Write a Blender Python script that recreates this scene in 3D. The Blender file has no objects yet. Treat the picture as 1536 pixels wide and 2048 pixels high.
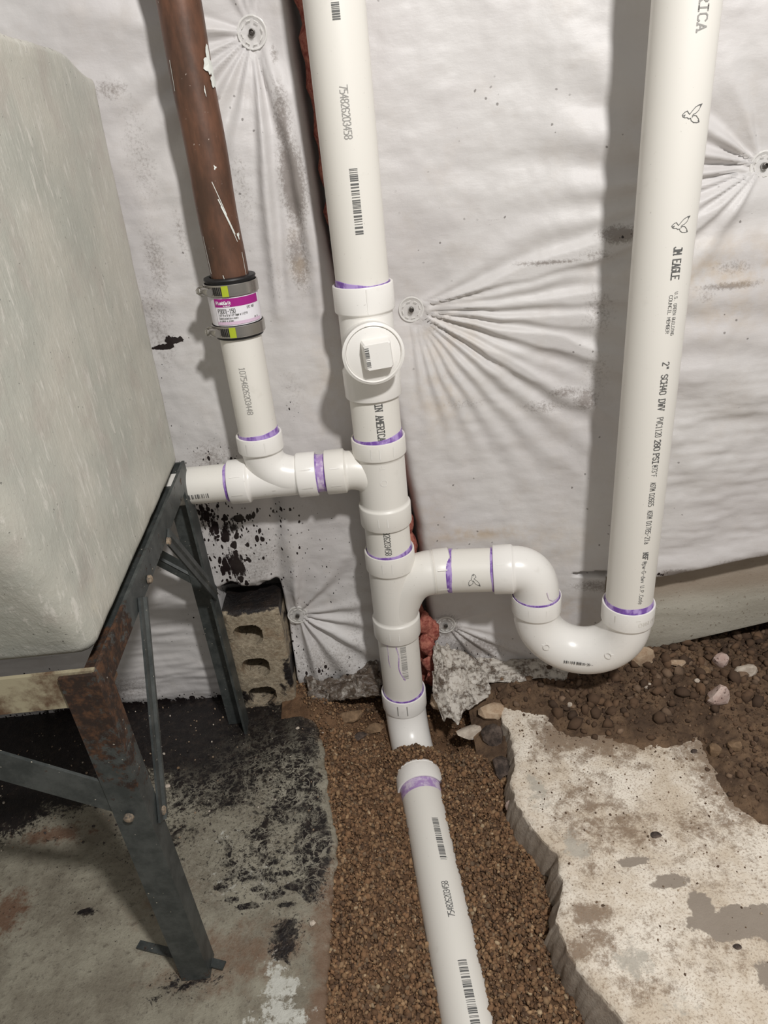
import bpy, math, random
import numpy as np
from mathutils import Vector, Matrix
random.seed(4); RNG = np.random.default_rng(11)
PI = math.pi
SC = bpy.context.scene
COL = SC.collection

# ------------------------------------------------------------------ camera, world, lights, exposure
cam_d = bpy.data.cameras.new('camera'); cam = bpy.data.objects.new('camera', cam_d); COL.objects.link(cam)
cam_d.sensor_fit = 'VERTICAL'; cam_d.sensor_height = 36.0; cam_d.lens = 36.0 * 1420.0 / 2048.0
cam_d.clip_start = 0.02
pitch = math.radians(28.3); roll = math.atan2(267, 2626)
cam.matrix_world = (Matrix.Translation((0, -0.895, 0.785)) @ Matrix.Rotation(PI / 2 - pitch, 4, 'X')
                    @ Matrix.Rotation(-roll, 4, 'Z'))
SC.camera = cam

w = bpy.data.worlds.new('world'); SC.world = w; w.use_nodes = True
w.node_tree.nodes['Background'].inputs[0].default_value = (1.0, 0.97, 0.93, 1)
w.node_tree.nodes['Background'].inputs[1].default_value = 0.225

def lamp(name, loc, energy, size, color):
    d = bpy.data.lights.new(name, 'POINT'); d.energy = energy; d.shadow_soft_size = size; d.color = color
    o = bpy.data.objects.new(name, d); o.location = loc; COL.objects.link(o)
lamp('hanging_bulb', (0.36, -1.12, 1.52), 57, 0.045, (1.0, 0.98, 0.965))

vs = SC.view_settings
vs.view_transform = 'Standard'; vs.look = 'None'; vs.gamma = 1; vs.use_curve_mapping = False
vs.exposure = 0.30

# ------------------------------------------------------------------ numpy noise
def _hash(ix, iy, seed):
    h = (ix.astype(np.int64) * 374761393 + iy.astype(np.int64) * 668265263 + seed * 974711) & 0xffffffff
    h = ((h ^ (h >> 13)) * 1274126177) & 0xffffffff
    h = h ^ (h >> 16)
    return (h & 0xffff) / 65535.0
def vnoise(x, y, seed=0):
    x = np.asarray(x, float); y = np.asarray(y, float)
    ix = np.floor(x); iy = np.floor(y); fx = x - ix; fy = y - iy
    fx = fx * fx * (3 - 2 * fx); fy = fy * fy * (3 - 2 * fy)
    a = _hash(ix, iy, seed); b = _hash(ix + 1, iy, seed); c = _hash(ix, iy + 1, seed); d = _hash(ix + 1, iy + 1, seed)
    return (a + (b - a) * fx) * (1 - fy) + (c + (d - c) * fx) * fy
def fbm(x, y, oct=4, seed=0, gain=0.5):
    s = 0; a = 1; t = 0
    for i in range(oct):
        s = s + a * vnoise(x * 2 ** i + 17.3 * i, y * 2 ** i - 9.1 * i, seed + i); t += a; a *= gain
    return s / t - 0.5
def sstep(a, b, x):
    t = np.clip((x - a) / (b - a), 0, 1); return t * t * (3 - 2 * t)
def blobs(x, y, lst):
    m = np.zeros_like(x)
    for (bx, by, rx, ry, a) in lst:
        m = np.maximum(m, a * np.exp(-(((x - bx) / rx) ** 2 + ((y - by) / ry) ** 2)))
    return m

# ------------------------------------------------------------------ mesh helpers
class MB:
    def __init__(s): s.v = []; s.f = []; s.n = 0
    def add(s, v, f):
        v = [tuple(map(float, p)) for p in v]
        s.f += [tuple(i + s.n for i in q) for q in f]; s.v += v; s.n += len(v); return s
def smooth(me, ang=35):
    me.polygons.foreach_set('use_smooth', [True] * len(me.polygons))
    if ang < 179: me.set_sharp_from_angle(angle=math.radians(ang))
def link(name, me, mat, parent=None, ang=35, loc=None):
    if mat: me.materials.append(mat)
    if ang: smooth(me, ang)
    o = bpy.data.objects.new(name, me); COL.objects.link(o)
    if parent is not None: o.parent = parent
    elif loc is not None: o.location = loc
    return o
def wloc(o):
    p = Vector((0, 0, 0))
    while o is not None: p += o.location; o = o.parent
    return p
def obj(name, mb, mat, parent=None, ang=35, loc=None):
    """vertices are given in world coordinates; the mesh is stored relative to its parent or its own origin"""
    off = wloc(parent) if parent is not None else Vector(loc or (0, 0, 0))
    me = bpy.data.meshes.new(name)
    me.from_pydata([(p[0] - off.x, p[1] - off.y, p[2] - off.z) for p in mb.v], [], mb.f); me.update()
    return link(name, me, mat, parent, ang, loc)
def npobj(name, V, F, mat, parent=None, ang=60, loc=(0, 0, 0), attrs=None, colors=None):
    """V (n,3) world, F (m,k) int arrays"""
    off = np.array(wloc(parent)) if parent is not None else np.array(loc)
    me = bpy.data.meshes.new(name); k = F.shape[1]
    me.vertices.add(len(V)); me.vertices.foreach_set('co', (V - off).astype(np.float32).ravel())
    me.loops.add(F.size); me.loops.foreach_set('vertex_index', F.astype(np.int32).ravel())
    me.polygons.add(len(F)); me.polygons.foreach_set('loop_start', np.arange(0, F.size, k, dtype=np.int32))
    me.update(calc_edges=True); me.validate()
    for n, a in (attrs or {}).items():
        at = me.attributes.new(n, 'FLOAT', 'POINT'); at.data.foreach_set('value', a.astype(np.float32).ravel())
    if colors is not None:
        at = me.attributes.new('tone', 'FLOAT_COLOR', 'POINT'); at.data.foreach_set('color', colors.astype(np.float32).ravel())
    return link(name, me, mat, parent, ang, loc if parent is None else None)
def grid_faces(nr, nc):
    i = np.arange(nr - 1)[:, None] * nc + np.arange(nc - 1)[None]
    return np.stack([i, i + 1, i + nc + 1, i + nc], -1).reshape(-1, 4)
def thing(name, label, cat, loc=(0, 0, 0), group=None):
    o = bpy.data.objects.new(name, None); o.location = loc; o.empty_display_size = 0.02; COL.objects.link(o)
    return tag(o, label, cat, group)
def tag(o, label=None, cat=None, group=None, kind=None):
    if label: o['label'] = label
    if cat: o['category'] = cat
    if group: o['group'] = group
    if kind: o['kind'] = kind
    return o
def V3(*a): return Vector(a)
def frames(path):
    T = []
    for i in range(len(path)):
        a = path[max(0, i - 1)]; b = path[min(len(path) - 1, i + 1)]
        T.append((b - a).normalized() if (b - a).length > 1e-9 else V3(0, 0, 1))
    n = T[0].orthogonal().normalized()
    out = []
    for t in T:
        n = (n - t * n.dot(t)).normalized(); out.append((t, n, t.cross(n)))
    return out
def sweep(mb, path, radii, seg=40, cap=(False, False)):
    path = [Vector(p) for p in path]
    if not hasattr(radii, '__len__'): radii = [radii] * len(path)
    fr = frames(path); v = []; f = []
    for p, r, (t, n, b) in zip(path, radii, fr):
        for k in range(seg):
            a = 2 * PI * k / seg; v.append(p + n * (r * math.cos(a)) + b * (r * math.sin(a)))
    for i in range(len(path) - 1):
        for k in range(seg):
            k2 = (k + 1) % seg
            f.append((i * seg + k, i * seg + k2, (i + 1) * seg + k2, (i + 1) * seg + k))
    if cap[0]: f.append(tuple(range(seg - 1, -1, -1)))
    if cap[1]: f.append(tuple((len(path) - 1) * seg + k for k in range(seg)))
    return mb.add(v, f)
def lathe(mb, O, a, prof, seg=48, cap=(False, False)):
    """prof: list of (s, r) along axis a from O"""
    O = Vector(O); a = Vector(a).normalized(); n = a.orthogonal().normalized(); b = a.cross(n); v = []; f = []
    for (s, r) in prof:
        for k in range(seg):
            t = 2 * PI * k / seg; v.append(O + a * s + n * (r * math.cos(t)) + b * (r * math.sin(t)))
    for i in range(len(prof) - 1):
        for k in range(seg):
            k2 = (k + 1) % seg
            f.append((i * seg + k, i * seg + k2, (i + 1) * seg + k2, (i + 1) * seg + k))
    if cap[0]: f.append(tuple(range(seg - 1, -1, -1)))
    if cap[1]: f.append(tuple((len(prof) - 1) * seg + k for k in range(seg)))
    return mb.add(v, f)
def arc(c, u, v, r, a0, a1, n=14):
    c = Vector(c); u = Vector(u).normalized(); v = Vector(v).normalized()
    return [c + u * (r * math.cos(a0 + (a1 - a0) * i / n)) + v * (r * math.sin(a0 + (a1 - a0) * i / n)) for i in range(n + 1)]
def bezier(p0, p1, p2, p3, n=16):
    P = [Vector(p) for p in (p0, p1, p2, p3)]; out = []
    for i in range(n + 1):
        t = i / n; s = 1 - t
        out.append(P[0] * s ** 3 + P[1] * 3 * s * s * t + P[2] * 3 * s * t * t + P[3] * t ** 3)
    return out
def box(mb, c, ax, ay, az, sx, sy, sz, bev=0.0):
    c = Vector(c); ax = Vector(ax).normalized(); ay = Vector(ay).normalized(); az = Vector(az).normalized()
    if bev <= 0:
        v = [c + ax * (sx * i) + ay * (sy * j) + az * (sz * k) for i in (-.5, .5) for j in (-.5, .5) for k in (-.5, .5)]
        return mb.add(v, [(0, 1, 3, 2), (4, 6, 7, 5), (0, 4, 5, 1), (2, 3, 7, 6), (0, 2, 6, 4), (1, 5, 7, 3)])
    def ring(z, ins):
        a = sx / 2 - ins; b = sy / 2 - ins; e = bev
        pts = [(a, b - e), (a - e, b), (-a + e, b), (-a, b - e), (-a, -b + e), (-a + e, -b), (a - e, -b), (a, -b + e)]
        return [c + ax * p + ay * q + az * z for p, q in pts]
    v = ring(-sz / 2, bev) + ring(-sz / 2 + bev, 0) + ring(sz / 2 - bev, 0) + ring(sz / 2, bev); f = []
    for i in range(3):
        for k in range(8): f.append((i * 8 + k, i * 8 + (k + 1) % 8, i * 8 + 8 + (k + 1) % 8, i * 8 + 8 + k))
    f += [tuple(range(7, -1, -1)), tuple(range(24, 32))]
    return mb.add(v, f)
def rock_mb(c, r, sq=(1, 1, 1), seed=0, sub=2, rough=0.28):
    import bmesh
    bm = bmesh.new(); bmesh.ops.create_icosphere(bm, subdivisions=sub, radius=1)
    rg = random.Random(seed); planes = [(Vector((rg.gauss(0, 1), rg.gauss(0, 1), rg.gauss(0, 1))).normalized(), rg.uniform(.55, .9)) for _ in range(9)]
    for v in bm.verts:
        p = v.co.copy()
        for n, d in planes:
            e = p.dot(n) - d
            if e > 0: p -= n * e * 0.92
        p *= 1 + rough * 0.25 * (rg.random() - .5)
        v.co = p
    mb = MB(); mb.add([Vector(c) + Vector((v.co.x * sq[0], v.co.y * sq[1], v.co.z * sq[2])) * r for v in bm.verts],
                      [tuple(v.index for v in f.verts) for f in bm.faces]); bm.free()
    return mb

# ------------------------------------------------------------------ material helpers
class NT:
    def __init__(s, name):
        s.m = bpy.data.materials.new(name); s.m.use_nodes = True; s.t = s.m.node_tree
        s.b = s.t.nodes['Principled BSDF']; s.co = s.t.nodes.new('ShaderNodeTexCoord').outputs['Object']
    def _in(s, sock, val):
        if isinstance(val, bpy.types.NodeSocket): s.t.links.new(val, sock)
        elif isinstance(val, (tuple, list)):
            sock.default_value = tuple(val) + ((1,) if len(val) == 3 and len(sock.default_value) == 4 else ())
        else: sock.default_value = val
    def scaled(s, sc, co=None):
        n = s.t.nodes.new('ShaderNodeVectorMath'); n.operation = 'MULTIPLY'
        s._in(n.inputs[0], co or s.co); n.inputs[1].default_value = sc; return n.outputs[0]
    def noise(s, scale, detail=4, rough=.55, co=None, dist=0.0):
        n = s.t.nodes.new('ShaderNodeTexNoise'); s._in(n.inputs['Vector'], co or s.co)
        n.inputs['Scale'].default_value = scale; n.inputs['Detail'].default_value = detail
        n.inputs['Roughness'].default_value = rough; n.inputs['Distortion'].default_value = dist; return n.outputs['Fac']
    def vor(s, scale, feature='F1', out='Distance', co=None, rnd=1.0):
        n = s.t.nodes.new('ShaderNodeTexVoronoi'); n.feature = feature; s._in(n.inputs['Vector'], co or s.co)
        n.inputs['Scale'].default_value = scale; n.inputs['Randomness'].default_value = rnd; return n.outputs[out]
    def warp(s, amount, scale, co=None):
        n = s.t.nodes.new('ShaderNodeTexNoise'); s._in(n.inputs['Vector'], co or s.co)
        n.inputs['Scale'].default_value = scale; n.inputs['Detail'].default_value = 3
        m = s.t.nodes.new('ShaderNodeVectorMath'); m.operation = 'MULTIPLY_ADD'
        s._in(m.inputs[0], n.outputs['Color']); m.inputs[1].default_value = (amount,) * 3; s._in(m.inputs[2], co or s.co); return m.outputs[0]
    def attr(s, name, out='Fac'):
        n = s.t.nodes.new('ShaderNodeAttribute'); n.attribute_name = name; return n.outputs[out]
    def math(s, op, a, b=0.0, c=None, clamp=False):
        n = s.t.nodes.new('ShaderNodeMath'); n.operation = op; n.use_clamp = clamp
        s._in(n.inputs[0], a); s._in(n.inputs[1], b)
        if c is not None: s._in(n.inputs[2], c)
        return n.outputs[0]
    def step(s, x, a, b):
        n = s.t.nodes.new('ShaderNodeMapRange'); n.interpolation_type = 'SMOOTHSTEP'; n.clamp = True
        s._in(n.inputs['Value'], x); n.inputs['From Min'].default_value = a; n.inputs['From Max'].default_value = b; return n.outputs['Result']
    def mix(s, fac, a, b, blend='MIX'):
        n = s.t.nodes.new('ShaderNodeMix'); n.data_type = 'RGBA'; n.blend_type = blend
        s._in(n.inputs['Factor'], fac); s._in(n.inputs['A'], a); s._in(n.inputs['B'], b); return n.outputs['Result']
    def sep(s, axis, co=None):
        n = s.t.nodes.new('ShaderNodeSeparateXYZ'); s._in(n.inputs[0], co or s.co); return n.outputs[axis]
    def bump(s, h, strength=.3, dist=.001, prev=None):
        n = s.t.nodes.new('ShaderNodeBump'); s._in(n.inputs['Height'], h); n.inputs['Strength'].default_value = strength
        n.inputs['Distance'].default_value = dist
        if prev is not None: s._in(n.inputs['Normal'], prev)
        return n.outputs['Normal']
    def out(s, color=None, rough=None, metal=None, normal=None, **kw):
        if color is not None: s._in(s.b.inputs['Base Color'], color)
        if rough is not None: s._in(s.b.inputs['Roughness'], rough)
        if metal is not None: s._in(s.b.inputs['Metallic'], metal)
        if normal is not None: s._in(s.b.inputs['Normal'], normal)
        for k, v in kw.items(): s._in(s.b.inputs[k.replace('_', ' ')], v)
        return s.m

def plain(name, col, rough=.5, metal=0.0, **kw): return NT(name).out(col, rough, metal, **kw)

# PVC
def pvc(name, c, rough, smudge=(.55, .52, .46)):
    n = NT(name); d = n.noise(9, 4, .6); sp = n.step(n.noise(330, 2, .5), .73, .77)
    big = n.step(n.noise(38, 3, .65), .62, .78)
    col = n.mix(n.math('MULTIPLY', big, .22), c, smudge)
    col = n.mix(n.math('MULTIPLY', sp, .35), col, (.30, .26, .22))
    return n.out(col, n.math('ADD', rough, n.math('MULTIPLY', d, .12)))
M_PIPE = pvc('pvc_pipe', (.80, .775, .715), .36)
M_FIT = pvc('pvc_fitting', (.86, .84, .80), .22)
M_FITG = pvc('pvc_fitting_cream', (.80, .775, .72), .30)
def primer():
    n = NT('purple_primer'); f = n.step(n.noise(120, 3, .6, n.scaled((1, 1, .5))), .40, .62)
    return n.out(n.mix(f, (.20, .09, .40), (.46, .33, .66)), .4)
M_PRIM = primer()
def primer_wash():
    n = NT('pale_primer'); f = n.step(n.noise(95, 3, .6), .38, .66)
    return n.out(n.mix(f, (.42, .27, .55), (.72, .63, .76)), .4)
M_WASH = primer_wash()
M_INK = plain('print_ink', (.13, .13, .125), .6)
M_INKL = plain('faded_ink', (.34, .33, .31), .6)
def copper():
    n = NT('aged_copper'); a = n.noise(34, 5, .65, n.scaled((1, 1, .35))); b = n.noise(160, 3, .6)
    col = n.mix(n.step(a, .35, .68), (.080, .042, .027), (.185, .085, .050))
    col = n.mix(n.math('MULTIPLY', n.step(n.noise(14, 4, .6, n.scaled((1, 1, .3))), .52, .7), .55), col, (.055, .036, .028))
    col = n.mix(n.math('MULTIPLY', n.step(n.vor(150, co=n.warp(.006, 100)), .12, .07), n.step(n.noise(30, 3, .6), .5, .6)), col, (.42, .35, .30))
    return n.out(col, n.math('ADD', .34, n.math('MULTIPLY', b, .2)), .15, n.bump(b, .15, .0005))
M_COPPER = copper()
M_WPAINT = plain('white_paint', (.78, .80, .75), .5)
def steel():
    n = NT('stainless_steel'); s = n.noise(260, 2, .5, n.scaled((.05, .05, 1)))
    return n.out((.50, .48, .45), n.math('ADD', .22, n.math('MULTIPLY', s, .16)), 1.0)
M_STEEL = steel()
M_RUBBER = plain('black_rubber', (.012, .012, .013), .5)
M_YEL = plain('yellow_green_paint', (.42, .50, .03), .4)
M_LABELW = plain('label_white', (.82, .80, .84), .45)
M_LABELM = plain('label_magenta', (.36, .012, .22), .4)
M_LABELP = plain('label_pink', (.70, .52, .66), .45)
def clear():
    n = NT('clear_plastic'); return n.out((.93, .92, .88), .12, 0, Alpha=.25, Coat_Weight=.5)
M_CLEAR = clear()
def clearrim():
    n = NT('clear_plastic_rim'); return n.out((.90, .89, .85), .15, 0, Alpha=.6, Coat_Weight=.5)
M_CLEARR = clearrim()
M_DARKPIN = plain('dark_nail', (.10, .09, .08), .4, .6)

# insulation facing: masks come from the mesh (dirt, tar splashes, rust-yellow damp)
def facing():
    n = NT('white_vinyl_facing')
    fine = n.noise(60, 5, .6); xf = n.noise(240, 3, .6, n.scaled((.35, 1, 1)))
    col = n.mix(n.step(n.noise(5, 3, .5), .35, .65), (.585, .560, .550), (.625, .606, .590))
    dirt = n.attr('dirt'); dd = n.step(n.math('ADD', n.math('MULTIPLY', dirt, .62), n.math('MULTIPLY', n.noise(300, 5, .8), .8)), .62, .90)
    col = n.mix(n.math('MULTIPLY', dd, .75), col, (.17, .14, .12))
    haze = n.math('MULTIPLY', n.step(n.noise(22, 5, .65), .5, .75), .28)
    col = n.mix(haze, col, (.50, .45, .40))
    ye = n.math('MULTIPLY', n.attr('damp'), n.step(n.noise(40, 4, .6), .35, .7))
    col = n.mix(n.math('MULTIPLY', ye, .65), col, (.50, .36, .20))
    # small dark specks all over
    w1 = n.warp(.004, 120)
    sp = n.math('MULTIPLY', n.step(n.vor(62, co=w1), .10, .07), n.step(n.noise(9, 2, .5), .52, .6))
    col = n.mix(n.math('MULTIPLY', sp, .7), col, (.10, .085, .075))
    # tar splashes, elongated downwards
    tar = n.attr('tar'); w2 = n.warp(.010, 60, n.scaled((1, 1, .55)))
    v1 = n.math('SUBTRACT', n.math('MULTIPLY', tar, .52), n.vor(85, co=w2))
    v2 = n.math('SUBTRACT', n.math('MULTIPLY', tar, .50), n.vor(190, co=w2))
    v3 = n.math('ADD', n.math('MULTIPLY', tar, .72), n.math('MULTIPLY', n.noise(46, 8, .76, n.scaled((1.6, 1, .5))), .95))
    t = n.math('MAXIMUM', n.step(v1, .0, .03), n.math('MAXIMUM', n.step(v2, .0, .04), n.step(v3, 1.0, 1.06)))
    col = n.mix(t, col, (.020, .014, .014))
    h = n.math('ADD', n.math('MULTIPLY', fine, .8), n.math('MULTIPLY', xf, .35))
    return n.out(col, n.math('SUBTRACT', .52, n.math('MULTIPLY', t, .3)), 0, n.bump(h, .32, .0022))
M_FACING = facing()
def fiber():
    n = NT('pink_fiberglass'); a = n.noise(120, 6, .75); col = n.mix(n.step(a, .35, .65), (.24, .045, .035), (.55, .21, .15))
    return n.out(col, .9, 0, n.bump(a, .8, .003))
M_FIBER = fiber()

# concrete, tar, dust
def slab_left():
    n = NT('stained_concrete_floor')
    a = n.noise(16, 6, .65); b = n.noise(120, 4, .7); c = n.noise(420, 2, .6)
    col = n.mix(n.step(a, .35, .65), (.185, .163, .122), (.300, .278, .215))
    col = n.mix(n.math('MULTIPLY', n.step(b, .52, .72), .65), col, (.085, .068, .050))
    col = n.mix(n.math('MULTIPLY', n.step(c, .64, .70), .5), col, (.05, .04, .032))
    rb = n.step(n.math('ADD', n.attr('brown'), n.math('SUBTRACT', n.noise(55, 6, .7), .5)), .3, .75)
    col = n.mix(n.math('MULTIPLY', rb, .8), col, (.16, .088, .05))
    ru = n.math('MULTIPLY', n.step(n.math('ADD', n.attr('rust'), n.math('MULTIPLY', n.math('SUBTRACT', n.noise(60, 6, .75), .5), 2.2)), .4, .9), .75)
    col = n.mix(ru, col, (.125, .050, .022))
    cr = n.step(n.math('ADD', n.attr('crust'), n.math('MULTIPLY', n.math('SUBTRACT', n.noise(70, 6, .75), .5), 1.5)), .42, .58)
    col = n.mix(cr, col, n.mix(b, (.42, .41, .36), (.66, .66, .60)))
    # tar film, breaking into blotches and thin branching light lines
    tar = n.attr('tar')
    body = n.math('ADD', n.math('MULTIPLY', tar, 1.1), n.math('MULTIPLY', n.math('SUBTRACT', n.noise(34, 8, .72, dist=.6), .5), 1.9))
    t = n.step(body, .46, .60)
    fine_b = n.step(n.math('ADD', n.math('MULTIPLY', tar, .9), n.math('MULTIPLY', n.math('SUBTRACT', n.noise(230, 5, .75), .5), 2.2)), .42, .56)
    t = n.math('MAXIMUM', t, n.math('MULTIPLY', fine_b, .9))
    def ridge(sc, wd, dist): return n.step(n.math('ABSOLUTE', n.math('SUBTRACT', n.noise(sc, 4, .6, dist=dist), .5)), wd, wd * .25)
    vm = n.math('MAXIMUM', ridge(22, .030, 1.2), n.math('MAXIMUM', ridge(48, .035, .8), n.math('MULTIPLY', ridge(95, .045, .6), .8)))
    vm = n.math('MULTIPLY', n.math('MULTIPLY', vm, n.attr('vein')), n.step(n.noise(60, 5, .7), .36, .56))
    t = n.math('MULTIPLY', t, n.math('SUBTRACT', 1.0, vm))
    col = n.mix(vm, col, (.34, .315, .25))
    tc = n.mix(n.step(n.noise(70, 5, .7), .45, .75), (.011, .0085, .0085), (.036, .026, .021))
    tc = n.mix(n.step(n.noise(260, 3, .6), .70, .76), tc, (.28, .22, .17))
    col = n.mix(t, col, tc)
    return n.out(col, n.math('SUBTRACT', .72, n.math('MULTIPLY', t, .34)), 0, n.bump(n.math('ADD', b, n.math('MULTIPLY', n.noise(60, 6, .7), 1.2)), .5, .0022))
M_SLABL = slab_left()
def slab_right():
    n = NT('dusty_concrete_floor')
    a = n.noise(14, 6, .65); b = n.noise(110, 5, .75); c = n.noise(380, 3, .7)
    col = n.mix(n.step(a, .36, .64), (.66, .565, .445), (.88, .81, .70))
    d = n.math('ADD', n.attr('dust'), n.math('MULTIPLY', n.math('SUBTRACT', n.noise(48, 9, .82), .5), 2.7))
    col = n.mix(n.math('MULTIPLY', n.step(d, .30, .80), .85), col, n.mix(b, (.13, .085, .052), (.31, .215, .14)))
    col = n.mix(n.math('MULTIPLY', n.step(c, .50, .66), .6), col, (.27, .18, .115))
    col = n.mix(n.math('MULTIPLY', n.step(b, .60, .74), .6), col, (.17, .12, .085))
    g = n.step(n.math('ADD', n.attr('wet'), n.math('MULTIPLY', n.math('SUBTRACT', n.noise(38, 6, .65), .5), 1.1)), .44, .52)
    col = n.mix(g, col, n.mix(a, (.27, .225, .18), (.36, .305, .25)))
    gr = n.step(n.math('ADD', n.attr('bare'), n.math('MULTIPLY', n.math('SUBTRACT', n.noise(45, 7, .75), .5), 2.0)), .40, .75)
    col = n.mix(n.math('MULTIPLY', gr, .85), col, (.47, .435, .37))
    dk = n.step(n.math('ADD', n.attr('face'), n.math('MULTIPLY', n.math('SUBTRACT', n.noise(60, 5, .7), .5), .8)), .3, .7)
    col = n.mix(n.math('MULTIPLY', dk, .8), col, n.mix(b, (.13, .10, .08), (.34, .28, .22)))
    return n.out(col, .85, 0, n.bump(n.math('ADD', b, n.math('MULTIPLY', c, .5)), .55, .002))
M_SLABR = slab_right()
def grains(name, tint=(1, 1, 1)):
    n = NT(name); c = n.mix(1.0, n.attr('tone', 'Color'), tint, 'MULTIPLY'); b = n.noise(500, 3, .6)
    c = n.mix(n.math('MULTIPLY', n.step(b, .45, .75), .5), c, n.mix(.5, c, (.05, .03, .018)))
    return n.out(c, .9, 0, n.bump(b, .4, .0006))
M_GRAV = grains('gravel_grains')
def soil():
    n = NT('damp_brown_soil'); a = n.noise(26, 6, .65); b = n.noise(170, 5, .7)
    col = n.mix(n.step(a, .36, .66), (.090, .054, .032), (.20, .125, .072))
    col = n.mix(n.math('MULTIPLY', n.step(b, .5, .75), .6), col, (.045, .026, .015))
    col = n.mix(n.step(n.noise(330, 3, .6), .72, .78), col, (.36, .27, .20))
    return n.out(col, .92, 0, n.bump(b, .9, .004))
M_SOIL = soil()
def trench_soil():
    n = NT('reddish_trench_soil'); a = n.noise(30, 6, .65); b = n.noise(190, 5, .7)
    col = n.mix(n.step(a, .36, .66), (.11, .058, .028), (.22, .125, .066))
    col = n.mix(n.math('MULTIPLY', n.step(b, .5, .75), .6), col, (.05, .028, .015))
    return n.out(col, .92, 0, n.bump(b, .9, .004))
M_TRENCH = trench_soil()
def stone(name, c1, c2, sc=90, spk=None):
    n = NT(name); a = n.noise(sc, 6, .7); col = n.mix(n.step(a, .38, .62), c1, c2)
    if spk: col = n.mix(n.step(n.noise(sc * 3, 4, .7), .56, .64), col, spk)
    return n.out(col, .85, 0, n.bump(a, .6, .002))
M_STONE_TAN = stone('tan_stone', (.42, .29, .19), (.56, .43, .30))
M_STONE_PINK = stone('pink_speckled_stone', (.50, .36, .31), (.62, .50, .44), 60, (.16, .10, .085))
M_STONE_DARK = stone('dark_broken_concrete', (.035, .025, .02), (.13, .095, .075), 70)
M_STONE_BR = stone('brown_stone', (.16, .10, .055), (.27, .175, .10))
M_STONE_PALE = stone('pale_concrete_chip', (.50, .42, .34), (.68, .60, .50))
# laundry tub and stand
def tub_m():
    n = NT('weathered_grey_tub_paint'); a = n.noise(7, 5, .6); st = n.noise(150, 5, .72, n.scaled((1, 1, .2)))
    col = n.mix(n.step(a, .35, .65), (.58, .56, .49), (.47, .475, .42))
    col = n.mix(n.math('MULTIPLY', n.step(st, .54, .66), .8), col, (.70, .68, .62))
    pk = n.math('MULTIPLY', n.step(n.noise(18, 4, .6), .5, .7), .35); col = n.mix(pk, col, (.44, .38, .34))
    dk = n.math('MULTIPLY', n.step(n.noise(230, 3, .6), .69, .73), .85); col = n.mix(dk, col, (.09, .085, .075))
    wear = n.attr('wear'); ws = n.step(n.math('ADD', wear, n.math('MULTIPLY', n.math('SUBTRACT', n.noise(130, 5, .75, n.scaled((1, 1, .35))), .5), 2.0)), .78, .95)
    col = n.mix(n.math('MULTIPLY', ws, .8), col, (.10, .08, .085))
    dust = n.attr('dust'); ds = n.step(n.math('ADD', dust, n.math('MULTIPLY', n.math('SUBTRACT', n.noise(40, 6, .75), .5), 1.2)), .45, .9)
    col = n.mix(n.math('MULTIPLY', ds, .6), col, (.60, .56, .45))
    h = n.math('ADD', n.noise(34, 6, .65), n.math('MULTIPLY', st, .7))
    return n.out(col, .40, 0, n.bump(h, .5, .0022))
M_TUB = tub_m()
def stand_m():
    n = NT('rusty_grey_steel_paint'); a = n.noise(40, 6, .7)
    col = n.mix(n.step(a, .35, .7), (.040, .046, .045), (.085, .092, .088))
    rz = n.math('ADD', n.attr('rust'), n.math('MULTIPLY', n.math('SUBTRACT', n.noise(75, 6, .75), .5), 1.6))
    r = n.step(rz, .48, .66); rc = n.mix(n.step(n.noise(120, 4, .7), .4, .7), (.026, .014, .009), (.105, .048, .022))
    col = n.mix(r, col, rc)
    col = n.mix(n.math('MULTIPLY', n.step(n.vor(150, co=n.warp(.006, 90)), .13, .09), n.step(n.noise(25, 3, .6), .5, .62)), col, (.50, .46, .38))
    return n.out(col, n.math('ADD', .42, n.math('MULTIPLY', r, .4)), .15, n.bump(a, .4, .001))
M_STAND = stand_m()
def rail_m():
    n = NT('flaking_cream_paint'); a = n.noise(26, 6, .7)
    col = n.mix(n.step(a, .40, .62), (.34, .30, .20), (.10, .055, .03)); return n.out(col, .6, 0, n.bump(a, .5, .001))
M_RAILP = rail_m()
M_BOLT = stone('rusty_bolt', (.10, .085, .07), (.34, .26, .18), 160)
def block_m():
    n = NT('tarred_cinder_block'); b = n.noise(230, 5, .75); a = n.noise(30, 6, .7)
    col = n.mix(n.step(b, .35, .68), (.30, .24, .165), (.47, .40, .29))
    t = n.step(n.math('ADD', n.attr('tar'), n.math('MULTIPLY', n.math('SUBTRACT', n.noise(60, 6, .75), .5), 1.3)), .42, .62)
    col = n.mix(t, col, n.mix(n.step(a, .45, .7), (.012, .010, .010), (.035, .024, .018)))
    rz = n.math('MULTIPLY', n.step(n.noise(24, 5, .7), .5, .68), .55)
    return n.out(n.mix(n.math('MULTIPLY', rz, n.math('SUBTRACT', 1.0, t)), col, (.22, .13, .065)), n.math('SUBTRACT', .9, n.math('MULTIPLY', t, .6)), 0, n.bump(n.math('ADD', b, a), .8, .003))
M_BLOCK = block_m()
def board_m():
    n = NT('scuffed_painted_board'); a = n.noise(30, 5, .65, n.scaled((.25, 1, 1))); b = n.noise(190, 4, .7)
    col = n.mix(n.step(a, .35, .7), (.36, .335, .275), (.47, .445, .375))
    col = n.mix(n.math('MULTIPLY', n.step(b, .60, .68), .7), col, (.13, .09, .06))
    top = n.step(n.sep(2), .11, .15); col = n.mix(n.math('MULTIPLY', top, .6), col, (.26, .185, .13))
    return n.out(col, .75, 0, n.bump(n.math('ADD', a, b), .4, .002))
M_BOARD = board_m()
M_WALL = stone('bare_foundation', (.10, .085, .07), (.17, .145, .12), 30)
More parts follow.
